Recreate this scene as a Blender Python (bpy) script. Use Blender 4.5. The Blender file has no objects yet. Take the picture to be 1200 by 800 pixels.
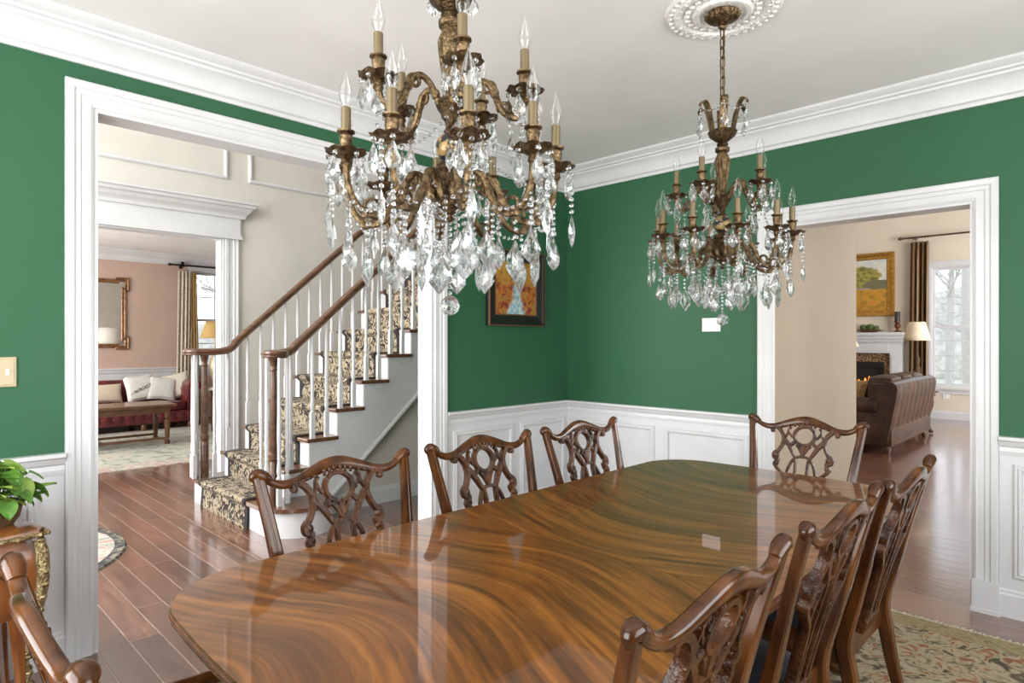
import bpy, bmesh, math, random
from mathutils import Vector, Matrix
random.seed(7)
R = math.radians
PI = math.pi
V = Vector
SC = bpy.context.scene
COL = SC.collection

# ------------------------------------------------------------------ camera
cd = bpy.data.cameras.new('camera'); cam = bpy.data.objects.new('camera', cd); COL.objects.link(cam)
cam.location = (3.271, -3.995, 1.387)
cam.rotation_euler = (R(90), 0, R(44.37))
cd.sensor_width = 36; cd.lens = 21.9; cd.clip_start = 0.02; cd.clip_end = 200
SC.camera = cam

# ------------------------------------------------------------------ world, lights, exposure
w = bpy.data.worlds.new('daylight'); SC.world = w; w.use_nodes = True
wn = w.node_tree.nodes; wl = w.node_tree.links; wn.clear()
wo = wn.new('ShaderNodeOutputWorld'); wb = wn.new('ShaderNodeBackground')
tcw = wn.new('ShaderNodeTexCoord'); sepw = wn.new('ShaderNodeSeparateXYZ'); rw = wn.new('ShaderNodeValToRGB')
rw.color_ramp.elements[0].position = 0.0; rw.color_ramp.elements[0].color = (.86, .88, .88, 1)
rw.color_ramp.elements[1].position = 0.5; rw.color_ramp.elements[1].color = (.66, .78, .95, 1)
wl.new(tcw.outputs['Generated'], sepw.inputs[0]); wl.new(sepw.outputs['Z'], rw.inputs[0])
wl.new(rw.outputs[0], wb.inputs[0]); wl.new(wb.outputs[0], wo.inputs[0]); wb.inputs[1].default_value = 2.3

def area(name, loc, size, target, power, col=(1, 1, 1), spread=180):
    l = bpy.data.lights.new(name, 'AREA'); l.shape = 'RECTANGLE'; l.size, l.size_y = size; l.energy = power; l.color = col
    l.spread = R(spread)
    o = bpy.data.objects.new(name, l); COL.objects.link(o); o.location = loc
    o.rotation_euler = (V(target) - V(loc)).to_track_quat('-Z', 'Y').to_euler()
    return o
# daylight through the windows behind and beside the camera
area('back_window_light', (2.0, -5.28, 1.55), (2.6, 1.7), (2.0, -2.6, 2.5), 120, (1, .98, .96))
area('right_window_light', (4.88, -2.4, 1.55), (2.6, 1.7), (2.2, -2.4, 2.5), 80, (1, .98, .96))
# two storey foyer: tall windows over the front door
area('foyer_window_light', (-1.75, -5.9, 3.0), (2.4, 4.2), (-2.2, 3, 2.6), 330, (1, .98, .95))
# living room side window and the window facing the camera
area('living_window_light', (-6.0, -4.4, 1.6), (2.6, 1.8), (-6.2, -1.5, 1.9), 150, (1, .96, .92))
# family room windows
area('family_window_light', (5.2, 5.6, 1.9), (4.2, 2.8), (0, 5.6, 1.6), 330, (1, .98, .96))
SC.view_settings.view_transform = 'Standard'; SC.view_settings.look = 'None'
SC.view_settings.exposure = 0.17; SC.view_settings.gamma = 1; SC.view_settings.use_curve_mapping = False

# ------------------------------------------------------------------ materials
def nd(nt, t, **kw):
    n = nt.nodes.new(t)
    for k, v in kw.items():
        if hasattr(n, k): setattr(n, k, v)
    return n
def base(name):
    m = bpy.data.materials.new(name); m.use_nodes = True
    nt = m.node_tree; return m, nt, nt.nodes['Principled BSDF']
def ramp(nt, stops):
    r = nt.nodes.new('ShaderNodeValToRGB'); e = r.color_ramp.elements
    while len(e) < len(stops): e.new(.5)
    for i, (p, c) in enumerate(stops): e[i].position = p; e[i].color = (*c, 1)
    return r
def coords(nt, scale=(1, 1, 1), rot=(0, 0, 0), kind='Object'):
    tc = nt.nodes.new('ShaderNodeTexCoord'); mp = nt.nodes.new('ShaderNodeMapping')
    mp.inputs['Scale'].default_value = scale; mp.inputs['Rotation'].default_value = rot
    nt.links.new(tc.outputs[kind], mp.inputs['Vector']); return mp
def mat(name, c, rough=.5, metal=0, c2=None, nscale=8, bump=0, stretch=(1, 1, 1), coat=0, bscale=None, spec=.5, detail=4, kind='Object', contrast=(.35, .65)):
    m, nt, p = base(name); L = nt.links
    p.inputs['Roughness'].default_value = rough; p.inputs['Metallic'].default_value = metal
    p.inputs['Coat Weight'].default_value = coat; p.inputs['Coat Roughness'].default_value = .08
    p.inputs['Specular IOR Level'].default_value = spec
    c2 = c2 or tuple(x * .93 for x in c)
    mp = coords(nt, stretch, kind=kind)
    n = nd(nt, 'ShaderNodeTexNoise'); n.inputs['Scale'].default_value = nscale; n.inputs['Detail'].default_value = detail
    L.new(mp.outputs[0], n.inputs['Vector'])
    r = ramp(nt, [(contrast[0], c2), (contrast[1], c)]); L.new(n.outputs['Fac'], r.inputs[0]); L.new(r.outputs[0], p.inputs['Base Color'])
    if bump:
        n2 = nd(nt, 'ShaderNodeTexNoise'); n2.inputs['Scale'].default_value = bscale or nscale; n2.inputs['Detail'].default_value = 3
        L.new(mp.outputs[0], n2.inputs['Vector'])
        b = nd(nt, 'ShaderNodeBump'); b.inputs['Strength'].default_value = bump; b.inputs['Distance'].default_value = .01
        L.new(n2.outputs['Fac'], b.inputs['Height']); L.new(b.outputs[0], p.inputs['Normal'])
    return m

M = {}
M['green'] = mat('green_wall_paint', (.030, .112, .054), .5, c2=(.028, .105, .050), nscale=1.5, bump=.05, bscale=300, spec=.25)
M['white'] = mat('white_trim_paint', (.645, .65, .665), .35, nscale=3)
M['ceil'] = mat('ceiling_paint', (.81, .805, .795), .8, nscale=2)
M['plaster'] = mat('medallion_plaster', (.82, .81, .79), .7, nscale=20, bump=.8, bscale=90)
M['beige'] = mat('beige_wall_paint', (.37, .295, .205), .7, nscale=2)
M['foyer'] = mat('foyer_wall_paint', (.62, .60, .555), .7, nscale=2)
M['family'] = mat('family_wall_paint', (.70, .62, .51), .7, nscale=2)
M['pink'] = mat('pink_wall_paint', (.52, .375, .31), .7, nscale=2)
M['bronze'] = mat('antique_bronze', (.245, .170, .092), .36, 1, c2=(.07, .045, .025), nscale=60, bump=.6, bscale=140)
M['bronze_dark'] = mat('dark_bronze', (.13, .085, .045), .42, 1, c2=(.035, .022, .013), nscale=70, bump=.8, bscale=160)
M['sleeve'] = mat('antique_gold_candle_sleeve', (.18, .138, .075), .4, .5, nscale=30)
M['enamel'] = mat('dark_enamel_gold', (.32, .21, .08), .3, .25, c2=(.012, .015, .022), nscale=55, contrast=(.47, .53), bump=.4)
M['chair'] = mat('mahogany_chair_wood', (.104, .036, .0085), .2, 0, c2=(.032, .010, .0035), nscale=3, stretch=(6, 6, 1), coat=.15, spec=.3, bump=.05, bscale=30, detail=6)
M['carved'] = mat('carved_mahogany', (.086, .029, .007), .24, 0, c2=(.025, .0075, .003), nscale=14, coat=.12, spec=.3, bump=.7, bscale=75, detail=6)
M['seat'] = mat('dark_leather', (.018, .019, .026), .33, 0, nscale=30, bump=.2, bscale=160)
M['rail'] = mat('stained_oak_rail', (.135, .060, .030), .3, 0, c2=(.06, .025, .012), nscale=6, stretch=(6, 1, 6), coat=.3)
M['tread'] = mat('stained_oak_tread', (.16, .070, .034), .3, 0, c2=(.075, .031, .015), nscale=6, stretch=(1, 8, 8), coat=.3)
M['black'] = mat('black_iron', (.012, .012, .014), .45, .5)
M['oxblood'] = mat('oxblood_leather', (.17, .018, .022), .28, 0, c2=(.07, .008, .012), nscale=7, coat=.3, bump=.1, bscale=60)
M['brownleather'] = mat('brown_leather', (.062, .026, .012), .38, 0, c2=(.022, .009, .005), nscale=7, coat=.05, spec=.35, bump=.15, bscale=50)
M['gold'] = mat('gilt_frame', (.62, .36, .08), .35, .7, c2=(.36, .17, .03), nscale=40, bump=.4, bscale=90)
M['mirrorframe'] = mat('brown_gilt_frame', (.27, .13, .05), .35, .3, c2=(.12, .05, .02), nscale=20)
M['brass'] = mat('brass_plate', (.40, .34, .22), .4, .5, nscale=20)
M['ivory'] = mat('ivory_plastic', (.80, .77, .68), .4)
M['plastic'] = mat('white_plastic', (.82, .82, .80), .35)
M['frameblack'] = mat('black_lacquer_frame', (.012, .010, .010), .3, 0, coat=.3)
M['copper'] = mat('copper_inlay', (.30, .14, .07), .4, .6)
M['drape'] = mat('cream_drape', (.70, .65, .55), .75, c2=(.58, .50, .38), nscale=10, stretch=(1, 1, 6))
M['goldlining'] = mat('gold_drape_lining', (.42, .28, .11), .6, nscale=10)
M['browndrape'] = mat('brown_silk_drape', (.27, .165, .085), .5, c2=(.16, .09, .045), nscale=6, stretch=(4, 4, .4))
M['creamfabric'] = mat('cream_fabric', (.70, .66, .57), .85, nscale=30, bump=.2, bscale=120)
M['whitefabric'] = mat('white_fabric', (.74, .73, .69), .85, nscale=30, bump=.2, bscale=120)
M['greyfabric'] = mat('pale_grey_fabric', (.60, .60, .56), .85, nscale=12, bump=.3, bscale=60)
M['tanfabric'] = mat('tan_fabric', (.62, .52, .40), .85, nscale=20, bump=.2)
M['goldfabric'] = mat('gold_fabric', (.40, .26, .10), .7, c2=(.28, .17, .06), nscale=20)
M['shadegold'] = mat('pleated_gold_shade', (.55, .36, .13), .7, nscale=30)
M['shadecream'] = mat('cream_lamp_shade', (.78, .66, .47), .8, nscale=20)
M['shadewhite'] = mat('white_lamp_shade', (.82, .80, .74), .8, nscale=20)
M['darkwood'] = mat('dark_walnut', (.085, .038, .018), .35, 0, c2=(.04, .017, .008), nscale=6, stretch=(1, 6, 6), coat=.3)
M['medwood'] = mat('medium_brown_wood', (.20, .095, .042), .35, 0, c2=(.11, .05, .022), nscale=6, stretch=(6, 1, 6), coat=.3)
M['commode'] = mat('marquetry_wood', (.27, .092, .022), .28, 0, c2=(.11, .030, .008), nscale=5, stretch=(1, 3, 1), coat=.5)
M['inlay'] = mat('dark_inlay', (.05, .018, .008), .3, coat=.4)
M['ormolu'] = mat('ormolu_mount', (.50, .40, .22), .4, .9, c2=(.16, .11, .05), nscale=60, bump=1, bscale=120)
M['leaf'] = mat('pothos_leaf', (.14, .30, .04), .4, 0, c2=(.05, .15, .02), nscale=25)
M['leafpale'] = mat('pale_pothos_leaf', (.36, .48, .10), .4, 0, c2=(.16, .30, .05), nscale=18)
M['wicker'] = mat('wicker_basket', (.12, .06, .025), .7, 0, nscale=80, bump=.8)
M['twig'] = mat('twig_bark', (.20, .14, .09), .8)
M['granite'] = mat('brown_granite', (.36, .22, .11), .25, 0, c2=(.05, .03, .02), nscale=45, contrast=(.42, .6))
M['firebox'] = mat('black_firebox', (.008, .008, .008), .5)
M['barktree'] = mat('grey_bark', (.50, .47, .44), .9)
M['lawn'] = mat('winter_lawn', (.56, .55, .42), .95, c2=(.46, .44, .32), nscale=.6)
M['hedge'] = mat('winter_woods', (.66, .63, .57), .95, c2=(.46, .44, .38), nscale=3)
M['mirror'] = mat('mirror_silver', (.86, .84, .80), .03, 1)
M['moss'] = mat('dark_moss', (.10, .15, .045), .9, c2=(.05, .085, .025), nscale=30)
M['rope'] = mat('cream_fringe', (.55, .50, .38), .9, nscale=80)
M['candle'] = mat('charcoal_candle', (.04, .035, .035), .5)
M['coppercup'] = mat('aged_copper', (.22, .09, .04), .4, .7)
M['gray'] = mat('grey_door_slot', (.2, .2, .2), .5)
M['nail'] = mat('pewter_nailhead', (.55, .53, .5), .3, 1)

def glass(name, tint=(1, 1, 1), rough=0, ior=1.52, clear=.0, white=.0):
    m = bpy.data.materials.new(name); m.use_nodes = True; nt = m.node_tree; nt.nodes.clear(); L = nt.links
    o = nd(nt, 'ShaderNodeOutputMaterial'); g = nd(nt, 'ShaderNodeBsdfGlass')
    g.inputs['Color'].default_value = (*tint, 1); g.inputs['Roughness'].default_value = rough; g.inputs['IOR'].default_value = ior
    cur = g.outputs[0]
    if clear:
        t = nd(nt, 'ShaderNodeBsdfTransparent'); mx = nd(nt, 'ShaderNodeMixShader'); mx.inputs[0].default_value = clear
        L.new(cur, mx.inputs[1]); L.new(t.outputs[0], mx.inputs[2]); cur = mx.outputs[0]
    if white:
        d = nd(nt, 'ShaderNodeBsdfGlossy'); d.inputs['Roughness'].default_value = .15; mx = nd(nt, 'ShaderNodeMixShader'); mx.inputs[0].default_value = white
        L.new(cur, mx.inputs[1]); L.new(d.outputs[0], mx.inputs[2]); cur = mx.outputs[0]
    L.new(cur, o.inputs[0]); return m
M['crystal'] = glass('cut_crystal', (.95, .965, .98), 0, 1.55, .22, .05)

def thin_glass(name, refl=.9):
    m = bpy.data.materials.new(name); m.use_nodes = True; nt = m.node_tree; nt.nodes.clear(); L = nt.links
    o = nd(nt, 'ShaderNodeOutputMaterial'); t = nd(nt, 'ShaderNodeBsdfTransparent'); g = nd(nt, 'ShaderNodeBsdfGlossy')
    g.inputs['Roughness'].default_value = .02
    lw = nd(nt, 'ShaderNodeLayerWeight'); lw.inputs['Blend'].default_value = .35
    mp = nd(nt, 'ShaderNodeMath'); mp.operation = 'MULTIPLY'; mp.inputs[1].default_value = refl
    mx = nd(nt, 'ShaderNodeMixShader')
    L.new(lw.outputs['Facing'], mp.inputs[0]); L.new(mp.outputs[0], mx.inputs[0])
    L.new(t.outputs[0], mx.inputs[1]); L.new(g.outputs[0], mx.inputs[2]); L.new(mx.outputs[0], o.inputs[0]); return m
M['bulb'] = thin_glass('clear_bulb_glass', .6)
M['pane'] = thin_glass('window_pane_glass', .25)

def flame_mat():
    m, nt, p = base('gas_flame'); p.inputs['Base Color'].default_value = (.9, .3, .05, 1)
    p.inputs['Emission Color'].default_value = (1, .32, .06, 1); p.inputs['Emission Strength'].default_value = 1.6
    return m
M['flame'] = flame_mat()

def floor_mat():
    m, nt, p = base('hand_scraped_plank_floor'); L = nt.links
    mp = coords(nt)
    br = nd(nt, 'ShaderNodeTexBrick'); br.offset = .37; br.offset_frequency = 3
    br.inputs['Color1'].default_value = (.0, .0, .0, 1); br.inputs['Color2'].default_value = (1, 1, 1, 1); br.inputs['Mortar'].default_value = (.5, .5, .5, 1)
    br.inputs['Scale'].default_value = 1; br.inputs['Mortar Size'].default_value = .004; br.inputs['Mortar Smooth'].default_value = .6
    br.inputs['Bias'].default_value = 0; br.inputs['Brick Width'].default_value = 1.05; br.inputs['Row Height'].default_value = .127
    L.new(mp.outputs[0], br.inputs['Vector'])
    mp2 = coords(nt, (1.3, 10, 1)); n = nd(nt, 'ShaderNodeTexNoise'); n.inputs['Scale'].default_value = 3; n.inputs['Detail'].default_value = 7; n.inputs['Distortion'].default_value = .05
    # shift the grain plank by plank
    add = nd(nt, 'ShaderNodeVectorMath'); add.operation = 'ADD'; sc = nd(nt, 'ShaderNodeVectorMath'); sc.operation = 'SCALE'; sc.inputs['Scale'].default_value = 13
    L.new(br.outputs['Color'], sc.inputs[0]); L.new(mp2.outputs[0], add.inputs[0]); L.new(sc.outputs[0], add.inputs[1]); L.new(add.outputs[0], n.inputs['Vector'])
    r1 = ramp(nt, [(.3, (.088, .034, .021)), (.5, (.165, .068, .040)), (.72, (.235, .108, .066))])
    L.new(n.outputs['Fac'], r1.inputs[0])
    mixp = nd(nt, 'ShaderNodeMixRGB'); mixp.blend_type = 'MULTIPLY'; mixp.inputs[0].default_value = .75
    r2 = ramp(nt, [(0, (.55, .53, .56)), (1, (1.3, 1.25, 1.2))]); L.new(br.outputs['Color'], r2.inputs[0])
    L.new(r1.outputs[0], mixp.inputs[1]); L.new(r2.outputs[0], mixp.inputs[2])
    mixm = nd(nt, 'ShaderNodeMixRGB'); mixm.inputs[2].default_value = (.33, .24, .19, 1)  # pale seams: window reflection on the plank bevels put into the colour
    L.new(br.outputs['Fac'], mixm.inputs[0]); L.new(mixp.outputs[0], mixm.inputs[1]); L.new(mixm.outputs[0], p.inputs['Base Color'])
    p.inputs['Roughness'].default_value = .26; p.inputs['Coat Weight'].default_value = .9; p.inputs['Coat Roughness'].default_value = .13; p.inputs['Coat IOR'].default_value = 1.62
    b = nd(nt, 'ShaderNodeBump'); b.inputs['Strength'].default_value = .5; b.inputs['Distance'].default_value = .004; b.invert = True
    L.new(br.outputs['Fac'], b.inputs['Height'])
    b2 = nd(nt, 'ShaderNodeBump'); b2.inputs['Strength'].default_value = .13; b2.inputs['Distance'].default_value = .006
    mp3 = coords(nt, (2.5, 9, 1)); n3 = nd(nt, 'ShaderNodeTexNoise'); n3.inputs['Scale'].default_value = 2.2; n3.inputs['Detail'].default_value = 3
    L.new(mp3.outputs[0], n3.inputs['Vector'])
    L.new(n3.outputs['Fac'], b2.inputs['Height']); L.new(b.outputs[0], b2.inputs['Normal']); L.new(b2.outputs[0], p.inputs['Normal']); L.new(b2.outputs[0], p.inputs['Coat Normal'])
    return m
M['floor'] = floor_mat()

def flame_mahogany(name, flip):
    m, nt, p = base(name); L = nt.links
    tc = nd(nt, 'ShaderNodeTexCoord'); sp = nd(nt, 'ShaderNodeSeparateXYZ'); L.new(tc.outputs['Object'], sp.inputs[0])
    nl = nd(nt, 'ShaderNodeTexNoise'); nl.inputs['Scale'].default_value = 1.6; nl.inputs['Detail'].default_value = 2; L.new(tc.outputs['Object'], nl.inputs['Vector'])
    def mth(op, a, b=None):
        q = nd(nt, 'ShaderNodeMath'); q.operation = op
        for i, s in enumerate((a, b)):
            if s is None: continue
            if isinstance(s, (int, float)): q.inputs[i].default_value = s
            else: L.new(s, q.inputs[i])
        return q.outputs[0]
    wob = mth('MULTIPLY', mth('SUBTRACT', nl.outputs['Fac'], .5), .13)
    ax = mth('SMOOTH_MAX', mth('ADD', sp.outputs['X'], wob), mth('MULTIPLY', mth('ADD', sp.outputs['X'], wob), -1.0))
    yy = mth('MULTIPLY', sp.outputs['Y'], flip)
    s = mth('ADD', yy, mth('ADD', mth('MULTIPLY', ax, -.45), wob))
    t = mth('ADD', ax, mth('MULTIPLY', yy, .45))
    cmb = nd(nt, 'ShaderNodeCombineXYZ'); L.new(mth('MULTIPLY', s, 12), cmb.inputs[0]); L.new(mth('MULTIPLY', t, 1.0), cmb.inputs[1])
    n = nd(nt, 'ShaderNodeTexNoise'); n.inputs['Scale'].default_value = 1; n.inputs['Detail'].default_value = 9; n.inputs['Roughness'].default_value = .72; n.inputs['Distortion'].default_value = .05
    L.new(cmb.outputs[0], n.inputs['Vector'])
    cr = ramp(nt, [(.30, (.058, .020, .006)), (.45, (.140, .048, .009)), (.57, (.245, .088, .014)), (.72, (.37, .155, .032))])
    L.new(n.outputs['Fac'], cr.inputs[0])
    # fine pores
    cm2 = nd(nt, 'ShaderNodeCombineXYZ'); L.new(mth('MULTIPLY', s, 42), cm2.inputs[0]); L.new(mth('MULTIPLY', t, 3), cm2.inputs[1])
    n2 = nd(nt, 'ShaderNodeTexNoise'); n2.inputs['Scale'].default_value = 1; n2.inputs['Detail'].default_value = 2; L.new(cm2.outputs[0], n2.inputs['Vector'])
    r2 = ramp(nt, [(.32, (.55, .52, .5)), (.62, (1.16, 1.14, 1.1))]); L.new(n2.outputs['Fac'], r2.inputs[0])
    mx = nd(nt, 'ShaderNodeMixRGB'); mx.blend_type = 'MULTIPLY'; mx.inputs[0].default_value = 1
    L.new(cr.outputs[0], mx.inputs[1]); L.new(r2.outputs[0], mx.inputs[2]); L.new(mx.outputs[0], p.inputs['Base Color'])
    p.inputs['Roughness'].default_value = .32; p.inputs['Specular IOR Level'].default_value = .25; p.inputs['Coat Weight'].default_value = .85; p.inputs['Coat Roughness'].default_value = .02; p.inputs['Coat IOR'].default_value = 1.42
    return m
M['flameA'] = flame_mahogany('flame_mahogany_end', 1.0)
M['flameB'] = flame_mahogany('flame_mahogany_leaf', -1.0)
M['tableedge'] = mat('moulded_mahogany_edge', (.11, .040, .014), .25, 0, c2=(.05, .016, .007), nscale=8, stretch=(3, 3, 3), coat=.6)

def pattern_mat(name, stops, scale=14, dist=3, rough=.95, seed=0, kind='Object', vor=False, stretch=(1, 1, 1)):
    m, nt, p = base(name); L = nt.links; mp = coords(nt, stretch, kind=kind); mp.inputs['Location'].default_value = (seed, seed * .7, 0)
    n = nd(nt, 'ShaderNodeTexNoise'); n.inputs['Scale'].default_value = scale; n.inputs['Detail'].default_value = 3; n.inputs['Distortion'].default_value = dist
    L.new(mp.outputs[0], n.inputs['Vector']); src = n.outputs['Fac']
    r = ramp(nt, stops); r.color_ramp.interpolation = 'LINEAR'
    L.new(src, r.inputs[0]); L.new(r.outputs[0], p.inputs['Base Color']); p.inputs['Roughness'].default_value = rough
    b = nd(nt, 'ShaderNodeBump'); b.inputs['Strength'].default_value = .4; b.inputs['Distance'].default_value = .003
    n2 = nd(nt, 'ShaderNodeTexNoise'); n2.inputs['Scale'].default_value = 220; L.new(mp.outputs[0], n2.inputs['Vector']); L.new(n2.outputs['Fac'], b.inputs['Height']); L.new(b.outputs[0], p.inputs['Normal'])
    return m
M['runner'] = pattern_mat('scroll_stair_carpet', [(.40, (.022, .018, .016)), (.455, (.035, .028, .022)), (.475, (.33, .27, .19)), (.56, (.40, .335, .24)), (.585, (.20, .15, .09)), (.63, (.03, .024, .02))], scale=15, dist=1.6)
M['runner_edge'] = mat('dark_carpet_border', (.025, .022, .022), .95, nscale=60)
M['rug'] = pattern_mat('faded_floral_rug', [(.34, (.07, .055, .035)), (.41, (.17, .13, .07)), (.48, (.34, .28, .18)), (.54, (.40, .33, .22)), (.59, (.30, .17, .08)), (.65, (.26, .07, .035)), (.71, (.12, .12, .07))], scale=13, dist=1.6)
M['rugborder'] = pattern_mat('olive_rug_border', [(.36, (.20, .16, .08)), (.5, (.32, .26, .13)), (.66, (.27, .18, .09))], scale=22, dist=1.2)
M['lrug'] = pattern_mat('pale_green_rug', [(.36, (.24, .27, .23)), (.46, (.42, .45, .38)), (.56, (.52, .53, .45)), (.66, (.50, .40, .34)), (.75, (.30, .32, .28))], scale=4, dist=1.5)
M['lrugborder'] = pattern_mat('pale_rug_border', [(.38, (.34, .34, .30)), (.5, (.58, .54, .46)), (.62, (.46, .30, .26))], scale=8, dist=1.5)
M['mat_cream'] = pattern_mat('cream_mat_field', [(.3, (.42, .36, .26)), (.55, (.60, .54, .42)), (.7, (.50, .43, .32))], scale=5, dist=1)
M['mat_dark'] = pattern_mat('dark_mat_border', [(.35, (.03, .03, .035)), (.5, (.07, .07, .07)), (.66, (.30, .27, .2))], scale=14, dist=1)

def painting_mat(name, kind):
    # Generated coords: u across, v up (mesh is built in local XZ)
    m, nt, p = base(name); L = nt.links
    tc = nd(nt, 'ShaderNodeTexCoord'); sp = nd(nt, 'ShaderNodeSeparateXYZ'); L.new(tc.outputs['Generated'], sp.inputs[0])
    def noise(sc, det=4, dist=0):
        n = nd(nt, 'ShaderNodeTexNoise'); n.inputs['Scale'].default_value = sc; n.inputs['Detail'].default_value = det; n.inputs['Distortion'].default_value = dist
        L.new(tc.outputs['Generated'], n.inputs['Vector']); return n.outputs['Fac']
    def mth(op, a, b=None):
        q = nd(nt, 'ShaderNodeMath'); q.operation = op
        for i, s in enumerate((a, b)):
            if s is None: continue
            if isinstance(s, (int, float)): q.inputs[i].default_value = s
            else: L.new(s, q.inputs[i])
        return q.outputs[0]
    def mix(f, a, b):
        q = nd(nt, 'ShaderNodeMixRGB'); L.new(f, q.inputs[0])
        for i, s in ((1, a), (2, b)):
            if isinstance(s, tuple): q.inputs[i].default_value = (*s, 1)
            else: L.new(s, q.inputs[i])
        return q.outputs[0]
    def step(v, lo, hi):
        q = nd(nt, 'ShaderNodeMapRange'); q.inputs['From Min'].default_value = lo; q.inputs['From Max'].default_value = hi; q.clamp = True; L.new(v, q.inputs['Value']); return q.outputs[0]
    u, v = sp.outputs['X'], sp.outputs['Z']
    if kind == 'autumn':
        r = ramp(nt, [(.28, (.06, .02, .05)), (.4, (.24, .04, .025)), (.5, (.40, .13, .02)), (.6, (.40, .22, .045)), (.7, (.13, .10, .04))]); L.new(noise(9, 6, .6), r.inputs[0]); col = r.outputs[0]
        up = ramp(nt, [(.3, (.18, .09, .02)), (.5, (.46, .23, .03)), (.7, (.42, .30, .10))]); L.new(noise(12, 5), up.inputs[0])
        col = mix(step(mth('ADD', v, mth('MULTIPLY', noise(4), .4)), .72, .98), col, up.outputs[0])
        # pale stream widening towards the bottom
        d = mth('ABSOLUTE', mth('SUBTRACT', mth('ADD', u, mth('MULTIPLY', mth('SUBTRACT', noise(5), .5), .25)), .52))
        wdt = mth('SUBTRACT', .24, mth('MULTIPLY', v, .34))
        f = step(mth('SUBTRACT', wdt, d), -.02, .06)
        st = ramp(nt, [(.35, (.18, .34, .42)), (.55, (.42, .55, .56)), (.7, (.62, .62, .52))]); L.new(noise(14, 4), st.inputs[0])
        col = mix(f, col, st.outputs[0])
    else:
        sky = ramp(nt, [(.35, (.44, .52, .56)), (.65, (.72, .68, .55))]); L.new(noise(4), sky.inputs[0])
        gr = ramp(nt, [(.3, (.24, .12, .02)), (.5, (.50, .27, .03)), (.65, (.58, .20, .03)), (.75, (.42, .36, .08))]); L.new(noise(8, 5), gr.inputs[0])
        col = mix(step(v, .44, .40), sky.outputs[0], gr.outputs[0])
        hill = step(mth('ADD', v, mth('MULTIPLY', noise(3), .18)), .62, .58)
        col = mix(mth('MULTIPLY', hill, step(v, .40, .44)), col, (.22, .22, .20))
        tr = ramp(nt, [(.35, (.10, .11, .03)), (.55, (.32, .29, .06)), (.7, (.5, .42, .12))]); L.new(noise(14, 5), tr.inputs[0])
        def blob(cx, cy, rx, ry):
            a = mth('DIVIDE', mth('SUBTRACT', u, cx), rx); b = mth('DIVIDE', mth('SUBTRACT', v, cy), ry)
            q = mth('ADD', mth('ADD', mth('MULTIPLY', a, a), mth('MULTIPLY', b, b)), mth('MULTIPLY', mth('SUBTRACT', noise(9), .5), 1.2))
            return step(q, 1.1, .85)
        col = mix(blob(.66, .66, .27, .22), col, tr.outputs[0])
        col = mix(blob(.22, .52, .2, .13), col, (.72, .58, .48))
        col = mix(blob(.9, .5, .2, .1), col, (.16, .15, .08))
    L.new(col, p.inputs['Base Color']); p.inputs['Roughness'].default_value = .45
    return m
M['autumn'] = painting_mat('autumn_stream_painting', 'autumn')
M['meadow'] = painting_mat('meadow_tree_painting', 'meadow')

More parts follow.
